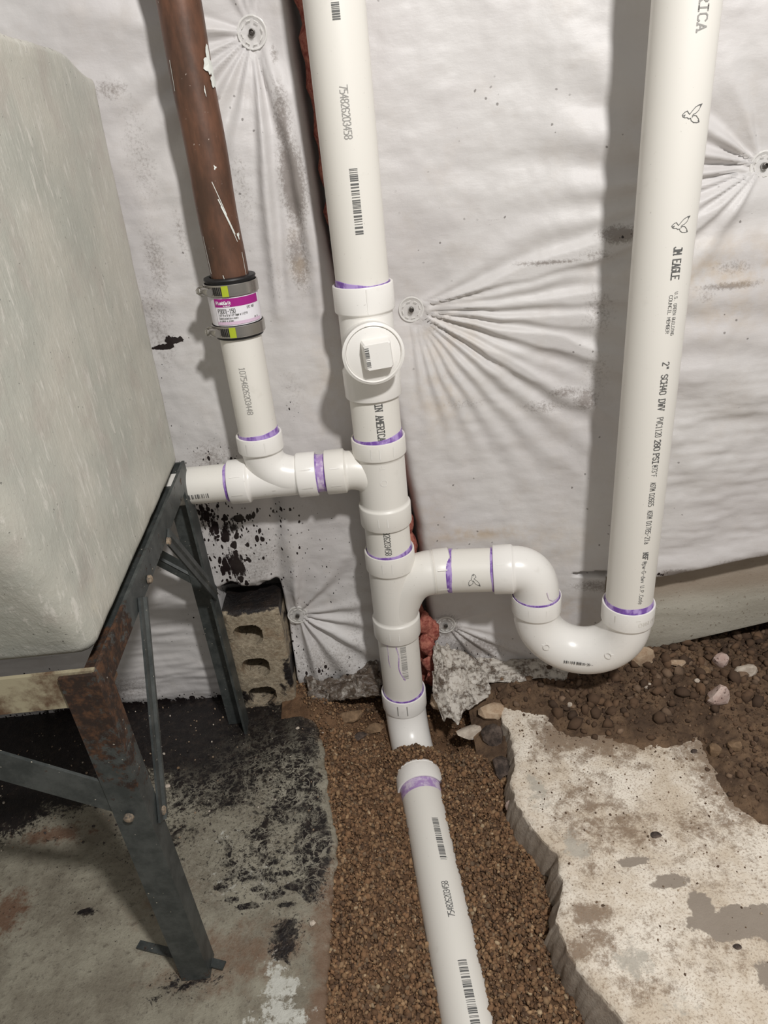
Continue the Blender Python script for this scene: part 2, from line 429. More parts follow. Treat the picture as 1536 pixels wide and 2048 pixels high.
def torn_m(lo=.48, hi=.60, nm='soiled_plastic_facing'):
    n = NT(nm); a = n.noise(55, 6, .75); b = n.noise(170, 4, .7)
    col = n.mix(n.step(n.math('ADD', n.math('MULTIPLY', a, .6), n.math('MULTIPLY', b, .4)), lo, hi), (.56, .52, .46), (.085, .062, .045))
    col = n.mix(n.math('MULTIPLY', n.step(b, .52, .66), .6), col, (.20, .15, .11))
    return n.out(col, .5, 0, n.bump(b, .5, .002))
M_TORN = torn_m(.45, .60); M_TORNB = torn_m(.30, .52, 'blackened_plastic_facing')

# ------------------------------------------------------------------ room shell
def slab_box(name, x0, x1, y0, y1, z0, z1, mat):
    mb = MB(); box(mb, ((x0 + x1) / 2, (y0 + y1) / 2, (z0 + z1) / 2), (1, 0, 0), (0, 1, 0), (0, 0, 1), x1 - x0, y1 - y0, z1 - z0)
    return tag(obj(name, mb, mat, ang=0), kind='structure')
slab_box('wall_back', -1.3, 1.3, 0.085, 0.20, -0.14, 1.45, M_WALL)

LEDGE = [(-.175, .085), (-.165, -.03), (-.139, -.069), (-.123, -.136), (-.118, -.191), (-.110, -.256), (-.101, -.298), (-.103, -.339),
         (-.108, -.381), (-.107, -.421), (-.109, -.469), (-.111, -.506), (-.108, -.60), (-.11, -1.25)]
REDGE = [(.135, .085), (.140, -.05), (.148, -.080), (.145, -.121), (.151, -.136), (.150, -.165), (.150, -.185), (.136, -.222), (.132, -.258), (.136, -.276),
         (.147, -.306), (.159, -.333), (.168, -.342), (.165, -.363), (.160, -.392), (.146, -.424), (.146, -.437), (.147, -.456),
         (.153, -.474), (.165, -.497), (.177, -.515), (.184, -.533), (.20, -.60), (.21, -1.25)]
def edge_x(E, y, jag, seed):
    ys = np.array([p[1] for p in E])[::-1]; xs = np.array([p[0] for p in E])[::-1]
    return np.interp(y, ys, xs) + jag * fbm(y * 90, y * 0 + seed, 4, seed)
YR = np.concatenate([np.linspace(.085, .0, 20)[:-1], np.linspace(.0, -.57, 300), np.linspace(-.58, -1.25, 20)])

# left floor slab
S = np.concatenate([np.linspace(0, .62, 260), np.linspace(.63, 1.15, 18)])
yy = np.repeat(YR[:, None], len(S), 1); xe = edge_x(LEDGE, YR, .008, 3)
xx = xe[:, None] - S[None]
zz = .0012 * fbm(xx * 40, yy * 40, 4, 5) - .006 * np.exp(-S[None] / .006) + .0008 * fbm(xx * 160, yy * 160, 3, 8)
tarm = blobs(xx, yy, [(-.56, -.02, .22, .13, 1.15), (-.40, -.06, .24, .10, 1.15), (-.26, -.12, .15, .085, 1.1), (-.17, -.13, .07, .08, .85), (-.16, -.215, .06, .07, .74),
                      (-.130, -.30, .035, .08, .86), (-.60, -.17, .12, .09, 1.0), (-.50, -.17, .10, .06, .75), (-.27, -.20, .14, .06, .62),
                      (-.20, -.30, .10, .10, .50), (-.33, -.26, .10, .07, .46), (-.155, -.41, .03, .04, .55), (-.155, -.423, .010, .010, .9), (-.26, -.45, .06, .03, .42), (-.40, -.36, .02, .008, .6), (-.62, -.30, .05, .12, .5), (-.40, -.33, .20, .12, .26)])
tarm = np.maximum(tarm, blobs(xx, yy, [(kx, ky, .011 + .008 * (k % 3) / 2, .005 + .003 * (k % 2), .85) for k, (kx, ky) in enumerate([(-.200, -.300), (-.185, -.318), (-.165, -.335), (-.215, -.335), (-.195, -.352), (-.178, -.362), (-.225, -.362), (-.15, -.352), (-.205, -.372), (-.24, -.345), (-.16, -.375), (-.232, -.315), (-.17, -.305), (-.148, -.322)])]))
vein = blobs(xx, yy, [(-.16, -.20, .10, .09, 1.0), (-.20, -.30, .10, .09, .9), (-.13, -.31, .05, .08, .9), (-.30, -.20, .09, .04, .7), (-.20, -.13, .08, .03, .4)])
rust = blobs(xx, yy, [(-.48, -.245, .06, .018, 1.0), (-.50, -.35, .035, .04, .95), (-.53, -.38, .03, .05, .7), (-.36, -.075, .02, .012, .3)])
brown = blobs(xx, yy, [(-.22, -.43, .12, .06, .62), (-.30, -.36, .09, .06, .45), (-.16, -.42, .07, .06, .55), (-.13, -.09, .06, .06, .6), (-.14, -.47, .04, .05, .3), (-.11, -.40, .03, .12, .8), (-.105, -.5, .035, .06, .9)])
crust = blobs(xx, yy, [(-.16, -.475, .035, .045, .62), (-.155, -.50, .05, .02, .6), (-.21, -.335, .085, .035, .42), (-.185, -.355, .05, .03, .40), (-.25, -.275, .08, .03, .36), (-.17, -.44, .02, .03, .5), (-.202, -.095, .018, .012, .5), (-.48, -.21, .03, .02, .35)])
tarm *= 1 - .75 * np.exp(-((xx - xe[:, None]) / .006) ** 2) * (yy < -.12)
V = np.stack([xx, yy, zz], -1)
bot = V[:, :1].copy(); bot[..., 0] -= .012; bot[..., 2] = -.085
V = np.concatenate([bot, V], 1); pad = lambda a: np.concatenate([a[:, :1], a], 1)
npobj('floor', V.reshape(-1, 3), grid_faces(V.shape[0], V.shape[1])[:, ::-1], M_SLABL, ang=70,
      attrs=dict(tar=pad(tarm), vein=pad(vein), rust=pad(rust), brown=pad(brown), crust=pad(crust)))['kind'] = 'structure'

# right floor slab with its broken edge
S = np.concatenate([np.linspace(0, .34, 160), np.linspace(.345, 1.1, 30)])
yy = np.repeat(YR[:, None], len(S), 1); xe = edge_x(REDGE, YR, .007, 9); xx = xe[:, None] + S[None]
zz = .0016 * fbm(xx * 30, yy * 30, 4, 15) - .004 * np.exp(-S[None] / .005) + .001 * fbm(xx * 150, yy * 150, 3, 18)
dust = blobs(xx, yy, [(.28, -.16, .14, .065, 1.0), (.205, -.165, .030, .045, .95), (.40, -.24, .05, .12, .9), (.20, -.30, .05, .06, .6), (.25, -.32, .10, .06, .62), (.23, -.27, .06, .07, .62), (.185, -.42, .035, .022, .95),
                      (.17, -.455, .045, .03, .75), (.21, -.50, .06, .03, .55), (.36, -.33, .08, .05, .62), (.20, -.37, .03, .02, .55), (.31, -.23, .03, .012, .75), (.27, -.39, .2, .2, .42), (.17, -.21, .02, .05, .5), (.30, -.47, .05, .02, .55), (.15, -.50, .03, .05, .5)])
dust -= blobs(xx, yy, [(.165, -.14, .010, .030, 1.2), (.33, -.255, .06, .025, .25), (.24, -.405, .05, .02, .4)])
wet = blobs(xx, yy, [(.285, -.395, .035, .012, .75), (.25, -.365, .03, .010, .75), (.33, -.448, .06, .022, .92), (.375, -.455, .04, .03, .85), (.305, -.43, .02, .03, .8), (.345, -.51, .03, .03, .7), (.42, -.47, .05, .06, .7)])
bare = blobs(xx, yy, [(.165, -.25, .02, .05, .7), (.19, -.34, .018, .03, .8), (.215, -.475, .03, .03, .7), (.24, -.52, .04, .02, .6), (.175, -.14, .012, .025, .4)])
face0 = np.zeros_like(xx)
V = np.stack([xx, yy, zz], -1)
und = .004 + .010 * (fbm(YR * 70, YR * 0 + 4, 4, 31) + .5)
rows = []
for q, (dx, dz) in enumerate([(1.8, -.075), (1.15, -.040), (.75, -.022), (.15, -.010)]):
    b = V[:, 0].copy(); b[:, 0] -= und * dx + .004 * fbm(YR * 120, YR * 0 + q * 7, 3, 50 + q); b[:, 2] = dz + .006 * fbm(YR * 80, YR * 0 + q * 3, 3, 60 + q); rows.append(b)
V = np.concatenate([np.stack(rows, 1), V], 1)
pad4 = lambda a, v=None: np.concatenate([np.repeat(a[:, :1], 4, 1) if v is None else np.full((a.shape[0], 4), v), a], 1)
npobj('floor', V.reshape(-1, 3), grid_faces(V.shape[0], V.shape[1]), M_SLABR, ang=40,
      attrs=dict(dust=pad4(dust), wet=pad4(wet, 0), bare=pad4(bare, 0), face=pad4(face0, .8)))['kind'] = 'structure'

# painted sill board below the right insulation
mb = MB(); nb = 60
for i in range(nb + 1):
    x = .26 + .94 * i / nb; zb = .0450 + (x - .465) * .17; zt = .235 + max(0, x - .42) * .05; fr_ = -.036 + .002 * math.sin(x * 9)
    mb.v += [(x, .06, zb), (x, fr_, zb), (x, fr_ - .001, zb + .004), (x, fr_ + .001, zb + (zt - zb) * .55), (x, fr_ + .006, zb + (zt - zb) * .62), (x, fr_ + .008, zt), (x, .06, zt)]
for i in range(nb):
    for k in range(7): mb.f.append((i * 7 + k, i * 7 + 7 + k, i * 7 + 7 + (k + 1) % 7, i * 7 + (k + 1) % 7))
mb.f += [tuple(range(7)), tuple(nb * 7 + k for k in range(6, -1, -1))]
tag(obj('baseboard_back', mb, M_BOARD, ang=25), kind='structure')

# ------------------------------------------------------------------ insulation blankets
PINS = [(-.086, .884), (.059, .585), (.449, .712), (-.148, .141), (.078, .096)]
FOLDS = {0: [(172, 5, 7, .12), (196, 4, 5, .1), (213, 5, 5, .14), (232, 4, 5, .12), (250, 3, 4, .10), (268, 4, 3, .2), (281, 3.5, 3, .2), (95, 4, 5, .12), (82, 4, 5, .12), (110, 3, 6, .1)],
         1: [(27, 3, 6, .14), (14.5, 6.5, 3.2, .36), (7.5, 4.5, 3.0, .34), (0, 5.5, 3, .34), (-7.5, 5.5, 3, .32), (-16, 6, 3.5, .34), (-24, 4, 2.8, .22), (-31, 6, 3.2, .28), (-40, 4.5, 3.5, .24), (-49, 4.0, 3.5, .22), (-58, 3.4, 3.2, .18), (-67, 3, 3, .14), (-76, 3, 3, .12), (-86, 2.5, 3, .1)],
         2: [(150, 6, 6, .16), (166, 6, 5, .16), (181, 5.5, 4, .18), (192, 4, 3.5, .18), (203, 6, 4, .2), (216, 5, 5, .2), (232, 4, 6, .14), (120, 3, 6, .1)],
         3: [(8, 4, 6, .10), (-12, 4.5, 5, .1), (-34, 6, 6, .14), (-58, 5, 6, .14), (-80, 5, 5, .14), (50, 4, 6, .10), (85, 5, 6, .12)],
         4: [(-12, 3, 5, .12), (-24, 5, 5, .16), (-38, 5, 5, .14), (-55, 4, 6, .1), (20, 2, 6, .1)]}
def seam_x(z): return np.interp(z, [-.05, 0, .28, .5, .7, .9, 1.4], [.040, .039, .028, -.002, -.022, -.0265, -.033])
def line_fold(x, z, pts, amp, wd):
    zs = np.array([p[1] for p in pts]); xs = np.array([p[0] for p in pts]); o = np.argsort(zs)
    xc = np.interp(z, zs[o], xs[o]) + .004 * fbm(z * 20, z * 0, 2, 77)
    fade = sstep(zs.min() - .03, zs.min() + .04, z) * (1 - sstep(zs.max() - .02, zs.max() + .03, z))
    return amp * np.exp(-((x - xc) / wd) ** 2) * fade
def sheet_y(x, z):
    b = np.ones_like(x)
    for px, pz in PINS:
        r = np.hypot(x - px, z - pz); b *= 1 - .95 * np.exp(-(r / .075) ** 2)
    h = .017 * b
    for i, (px, pz) in enumerate(PINS):
        dx = x - px; dz = z - pz; r = np.hypot(dx, dz); th = np.degrees(np.arctan2(dz, dx)) + 5 * fbm(x * 14, z * 14, 2, 40 + i)
        for (a, amp, wd, L) in FOLDS[i]:
            d = (th - a + 180) % 360 - 180
            k = r / (r + .04) * np.exp(-(r / (L * 1.1)) ** 1.5)
            wd = wd * 1.15
            h = h + 3.3 * amp * .001 * k * (np.exp(-(d / wd) ** 2) - .40 * np.exp(-((d + wd * 1.5) / (wd * .8)) ** 2))
    h = h + .008 * fbm(x * 7, z * 6, 3, 101) + .0046 * fbm(x * 26, z * 24, 3, 103) + .0008 * fbm(x * 90, z * 80, 3, 104)
    rr = sstep(.33, .40, x) * (1 - sstep(.42, .56, z)); h = h + .006 * rr * fbm(x * 11, z * 62, 3, 107)
    lr = (1 - sstep(-.30, -.25, x)) * (1 - sstep(.2, .32, z)); h = h + .009 * lr * fbm(x * 9, z * 55, 3, 109)
    h = h + .0016 * fbm(x * 18, z * 70, 3, 111) * (.4 + (fbm(x * 5, z * 5, 2, 113) + .5))
    # vertical creases below the top left fastener
    h = h + line_fold(x, z, [(-.088, .865), (-.093, .80), (-.098, .697), (-.105, .60)], .004, .006) - line_fold(x, z, [(-.083, .86), (-.085, .80), (-.088, .70), (-.094, .62)], .005, .006)
    h = h + line_fold(x, z, [(-.078, .865), (-.064, .821), (-.055, .757), (-.052, .694), (-.055, .58)], .006, .008) - line_fold(x, z, [(-.082, .865), (-.073, .82), (-.067, .757), (-.066, .66)], .004, .005)
    h = h + line_fold(x, z, [(-.15, .38), (-.155, .30), (-.165, .22), (-.16, .12), (-.14, .0)], -.006, .010)
    return h
def lean(x): return .050 * sstep(.12, .44, x)          # the right blanket stands further off the wall towards the right
def edge_rows(h, s, wd=.012): return h - .05 * np.exp(-(s / wd) ** 2)
Z1 = np.concatenate([np.linspace(-.012, 1.0, 400), np.linspace(1.01, 1.4, 16)])
# left blanket
S = np.concatenate([np.linspace(0, .66, 270), np.linspace(.67, 1.2, 20)])
z = np.repeat(Z1[:, None], len(S), 1); x = seam_x(z) - .006 - S[None]
h = sheet_y(x, z)
h = h - .058 * sstep(-.262, -.254, x) * (1 - sstep(-.170, -.164, x)) * (1 - sstep(.172, .214, z + .030 * fbm(x * 30, z * 30, 3, 150)))      # pressed in behind the block
h = np.where(z < .03, h * (.35 + .65 * sstep(-.01, .03, z)), h)
h = edge_rows(h, S[None], .010)
h = np.minimum(h, .024)
tar = blobs(x, z, [(-.25, .34, .045, .05, .85), (-.225, .31, .05, .045, .80), (-.225, .25, .035, .06, .88), (-.20, .325, .03, .012, .95), (-.235, .205, .03, .03, 1.1), (-.185, .30, .012, .04, .7), (-.19, .285, .05, .05, .50), (-.15, .33, .04, .02, .50), (-.15, .27, .09, .10, .33), (-.10, .22, .09, .09, .24),
                    (-.14, .17, .05, .04, .34), (-.165, .09, .02, .08, .46), (-.13, .03, .10, .03, .50), (-.22, .42, .05, .035, .42), (-.245, .40, .03, .03, .55), (-.250, .572, .020, .004, 1.5), (-.235, .579, .014, .005, 1.5),  # last two paint the dark gap of a tear into the colour, not tar
                    (-.25, .50, .06, .12, .16), (-.30, .15, .06, .12, .22), (-.06, .02, .03, .03, .55), (-.45, .0, .3, .02, .9), (-.55, .05, .1, .05, .5), (-.10, .48, .02, .02, .3)])
dirt = blobs(x, z, [(-.066, .80, .013, .05, .8), (-.064, .74, .018, .06, 1.0), (-.070, .66, .016, .05, .8), (-.30, .72, .03, .1, .4), (-.225, .78, .03, .1, .45), (-.12, .74, .02, .08, .45), (-.142, .845, .007, .018, .95), (-.137, .827, .012, .010, .8), (-.24, .845, .03, .015, .6), (-.235, .67, .02, .07, .55), (-.20, .70, .012, .05, .5),
                     (-.10, .64, .02, .06, .4), (-.10, .50, .03, .06, .4), (-.25, .60, .03, .1, .5), (-.22, .42, .05, .04, .55), (-.2, .25, .1, .12, .5), (-.12, .05, .1, .07, .55), (-.06, .1, .03, .15, .45), (-.55, .04, .2, .05, .8), (-.066, .863, .006, .012, .7), (-.1, .35, .1, .1, .3)])
damp = blobs(x, z, [(-.21, .19, .03, .02, .5), (-.05, .5, .03, .1, .3), (-.07, .66, .02, .03, .4)])
V = np.stack([x, -h, z], -1)
blL = npobj('insulation_blanket', V.reshape(-1, 3), grid_faces(*z.shape), M_FACING, ang=180, loc=(-.4, 0, 0),
            attrs=dict(tar=tar, dirt=dirt, damp=damp))
tag(blL, 'white insulation blanket left of the pipe stack, splashed with black tar above the cinder block', 'insulation')
# right blanket, its lower edge stepping up to a hem right of the standpipe
S = np.concatenate([np.linspace(0, .60, 250), np.linspace(.61, 1.15, 20)])
z0g = np.repeat(Z1[:, None], len(S), 1)
xg = (.035 + S)[None] + (seam_x(z0g) - .027) * np.exp(-S[None] / .07)
zb = np.where(xg < .312, .022 + .010 * fbm(xg * 22, xg * 0, 3, 140), 0.1815 + np.maximum(0, xg - .378) * .135 + .003 * fbm(xg * 30, xg * 0, 2, 141))
zb = zb - .03 * np.exp(-((xg - .05) / .05) ** 2)
x = xg; z = np.maximum(z0g, zb)
h = sheet_y(x, z); t0 = z - zb
h = np.where(x > .312, h - .012 * np.exp(-(t0 / .006) ** 2) + .006 * np.exp(-((t0 - .02) / .02) ** 2), h)
h = h + lean(x)
keepR = ~((z0g[:-1, :-1] < zb[:-1, :-1]) & (z0g[1:, :-1] < zb[1:, :-1]) & (z0g[:-1, 1:] < zb[:-1, 1:]) & (z0g[1:, 1:] < zb[1:, 1:])).ravel()
h = edge_rows(h, S[None], .010); h = np.minimum(h, .025 + lean(x))
tar = blobs(x, z, [(.08, .03, .03, .05, .45), (.13, .03, .05, .015, .7), (.11, .0, .06, .02, .7), (.30, .655, .012, .008, .5), (.38, .195, .012, .006, .8), (.03, .25, .02, .1, .25)])
dirt = blobs(x, z, [(.298, .655, .028, .012, .95), (.275, .635, .03, .012, .55), (.28, .57, .03, .05, .5), (.28, .49, .03, .06, .45), (.27, .46, .02, .02, .8), (.22, .45, .05, .015, .55), (.245, .47, .03, .01, .7), (.424, .61, .035, .012, .6), (.424, .59, .05, .006, .8), (.395, .58, .02, .012, .5),
                     (.22, .63, .06, .004, .75), (.16, .68, .02, .002, .5), (.12, .46, .05, .012, .45), (.10, .50, .04, .008, .4), (.40, .196, .03, .010, .95), (.52, .205, .1, .012, .6), (.08, .09, .03, .03, .8), (.12, .05, .06, .03, .8), (.2, .05, .1, .03, .35), (.06, .4, .02, .1, .3), (.40, .68, .01, .03, .4), (.3, .17, .05, .015, .7)])
damp = blobs(x, z, [(.424, .61, .08, .03, .75), (.424, .56, .06, .03, .45), (.13, .262, .08, .012, .9), (.09, .47, .04, .05, .5), (.24, .24, .05, .04, .35), (.10, .54, .06, .04, .4), (.06, .28, .03, .05, .4), (.26, .13, .04, .02, .6)])
dz_ = z - (.1895 + .06 * (x - .268) + .004 * fbm(x * 70, x * 0, 3, 160)); gw = .0018 + .07 * np.clip(x - .268, 0, .06)
h = h - .045 * sstep(.262, .280, x) * (1 - sstep(.325, .345, x)) * np.exp(-(dz_ / gw) ** 4)      # torn slit beside the standpipe
V = np.stack([x, -h, z], -1)
blR = npobj('insulation_blanket', V.reshape(-1, 3), grid_faces(*z.shape)[:, ::-1][keepR], M_FACING, ang=180, loc=(.5, 0, 0),
            attrs=dict(tar=tar, dirt=dirt, damp=damp))
tag(blR, 'white vinyl-faced insulation blanket right of the pipe stack, gathered in folds around clear fasteners', 'insulation')

# pink fiberglass showing in the seam and below the wye
mb = MB(); pth = []; rad = []
for i in range(120):
    zz_ = -.02 + 1.35 * i / 119; pth.append((float(seam_x(zz_)) + .001, .004, zz_)); rad.append(.010 + .002 * math.sin(i * 1.7) + .003 * random.random())
sweep(mb, pth, rad, 12); o = obj('fiberglass_batt', mb, M_FIBER, blR); o['label'] = 'pink-red glass fibre showing in the seam'
rmb = MB()
for k, (cx, cy, cz, r) in enumerate([(.046, -.018, .115, .017), (.055, -.016, .095, .016), (.046, -.022, .075, .016), (.052, -.016, .055, .015), (.046, -.020, .035, .014), (.053, -.02, .018, .013), (.048, -.022, .006, .012)]):
    q = rock_mb((cx, cy, cz), r, (.8, .6, 1.25), 300 + k, 3, .8); rmb.add(q.v, q.f)
o = tag(obj('fiberglass_tuft', rmb, M_FIBER, blR, ang=180), kind='stuff'); o['label'] = 'pink fibreglass lumps bulging out beside the stack'

# crumpled torn facing at the foot of the blankets
def patch(name, ctrl, amp, seed, parent, n=46, mat=None, fu=5, fv=5):
    """ctrl: rows of points (each row the same length), smooth lattice + crumple"""
    C_ = np.array(ctrl, float); nr, nc = C_.shape[:2]
    u = np.linspace(0, nr - 1, n); v = np.linspace(0, nc - 1, n)
    def interp(A, t):
        i = np.clip(np.floor(t).astype(int), 0, len(A) - 2); f = (t - i); f = f * f * (3 - 2 * f) * .6 + f * .4
        return A[i] * (1 - f)[:, None, None] + A[i + 1] * f[:, None, None]
    A = interp(C_, u).transpose(1, 0, 2); A = interp(A, v).transpose(1, 0, 2)
    uu, vv = np.meshgrid(np.linspace(0, 1, n), np.linspace(0, 1, n), indexing='ij')
    A = A.copy()
    cr = np.abs(fbm(uu * fu, vv * fv, 3, seed)) * 2 - .3
    A[..., 2] += amp * cr; A[..., 1] -= amp * 1.2 * fbm(uu * fu, vv * fv, 4, seed + 9); A[..., 0] += amp * .8 * fbm(uu * fv, vv * fu, 4, seed + 19)
    o = npobj(name, A.reshape(-1, 3), grid_faces(n, n), mat or M_TORN, parent, ang=50)
    sm = o.modifiers.new('thickness', 'SOLIDIFY'); sm.thickness = .0012; return o
o = patch('torn_flap', [[(.052, -.022, .080), (.066, -.022, .074), (.085, -.020, .062), (.115, -.018, .046)],
                        [(.049, -.040, .045), (.068, -.046, .048), (.095, -.042, .038), (.13, -.035, .025)],
                        [(.048, -.066, .018), (.070, -.078, .026), (.100, -.072, .022), (.135, -.052, .014)],
                        [(.055, -.105, -.004), (.078, -.118, .004), (.108, -.098, .012), (.135, -.075, .014)]], .016, 201, blR, fu=4, fv=6)
o['label'] = 'dirty torn corner of facing crumpled beside the stack'
o = patch('torn_flap', [[(.120, -.016, .034), (.17, -.018, .028), (.22, -.022, .028), (.28, -.030, .020)],
                        [(.130, -.036, .018), (.17, -.040, .024), (.22, -.048, .036), (.29, -.058, .022)],
                        [(.130, -.050, .012), (.17, -.056, .012), (.22, -.066, .022), (.29, -.082, .010)]], .007, 207, blR)
o['label'] = 'soiled strip of facing half buried below the trap'
o = patch('torn_flap', [[(-.150, -.012, .030), (-.115, -.016, .022), (-.075, -.018, .030), (-.035, -.014, .050)],
                        [(-.150, -.030, .016), (-.115, -.034, .018), (-.075, -.036, .026), (-.035, -.036, .030)],
                        [(-.150, -.048, .000), (-.115, -.050, .002), (-.075, -.052, .008), (-.032, -.050, .004)]], .013, 213, blL, fu=5, fv=9, mat=M_TORNB)
o['label'] = 'crumpled black-stained foot of the left blanket'

# ------------------------------------------------------------------ clear plastic fasteners
def make_pin(name, label, x, z, y, r=.0155):
    t = thing(name, label, 'fastener', (x, y, z), 'clear plastic insulation fasteners'); a = V3(0, -1, 0); O = V3(x, y, z)
    mb = MB(); lathe(mb, O, a, [(0, r * .98), (.0022, r * .96), (.0024, r * .3), (.0044, r * .28), (.0044, r * .12)], 48); obj('washer_plate', mb, M_CLEAR, t)
    mb = MB(); lathe(mb, O, a, [(.0004, r * 1.0), (.0028, r * 1.0), (.0030, r * .96), (.0028, r * .90), (.0020, r * .88)], 48)
    for k in range(8):
        p = PI * k / 4 + .2; c = O + V3(math.cos(p) * r * .68, -.0028, math.sin(p) * r * .68)
        box(mb, c, (-math.sin(p), 0, math.cos(p)), (math.cos(p), 0, math.sin(p)), a, r * .30, .0011, .0012)
    obj('rim', mb, M_CLEARR, t)
    mb = MB(); lathe(mb, O, a, [(.001, r * .22), (.0062, r * .20), (.0066, r * .14), (.0050, r * .10), (.0052, .0002)], 24); obj('nail_head', mb, M_DARKPIN, t)
    return t
def wall_y(x, z): return -float(sheet_y(np.array([x]), np.array([z]))[0] + (lean(np.array([x]))[0] if x > .04 else 0))
PL = ['round clear plastic fastener on the insulation left of the stack, beside the brown copper pipe', 'clear plastic fastener right of the square-headed cleanout plug, centre of the fan of folds',
      'round clear plastic fastener at the right edge of the photo, beyond the tall standpipe', 'round clear plastic fastener low on the left blanket, beside the cinder block', 'round dirt-smeared clear fastener low behind the wye, above the torn facing']
for i, (px, pz) in enumerate(PINS): make_pin('insulation_fastener', PL[i], px, pz, wall_y(px, pz) - .001)

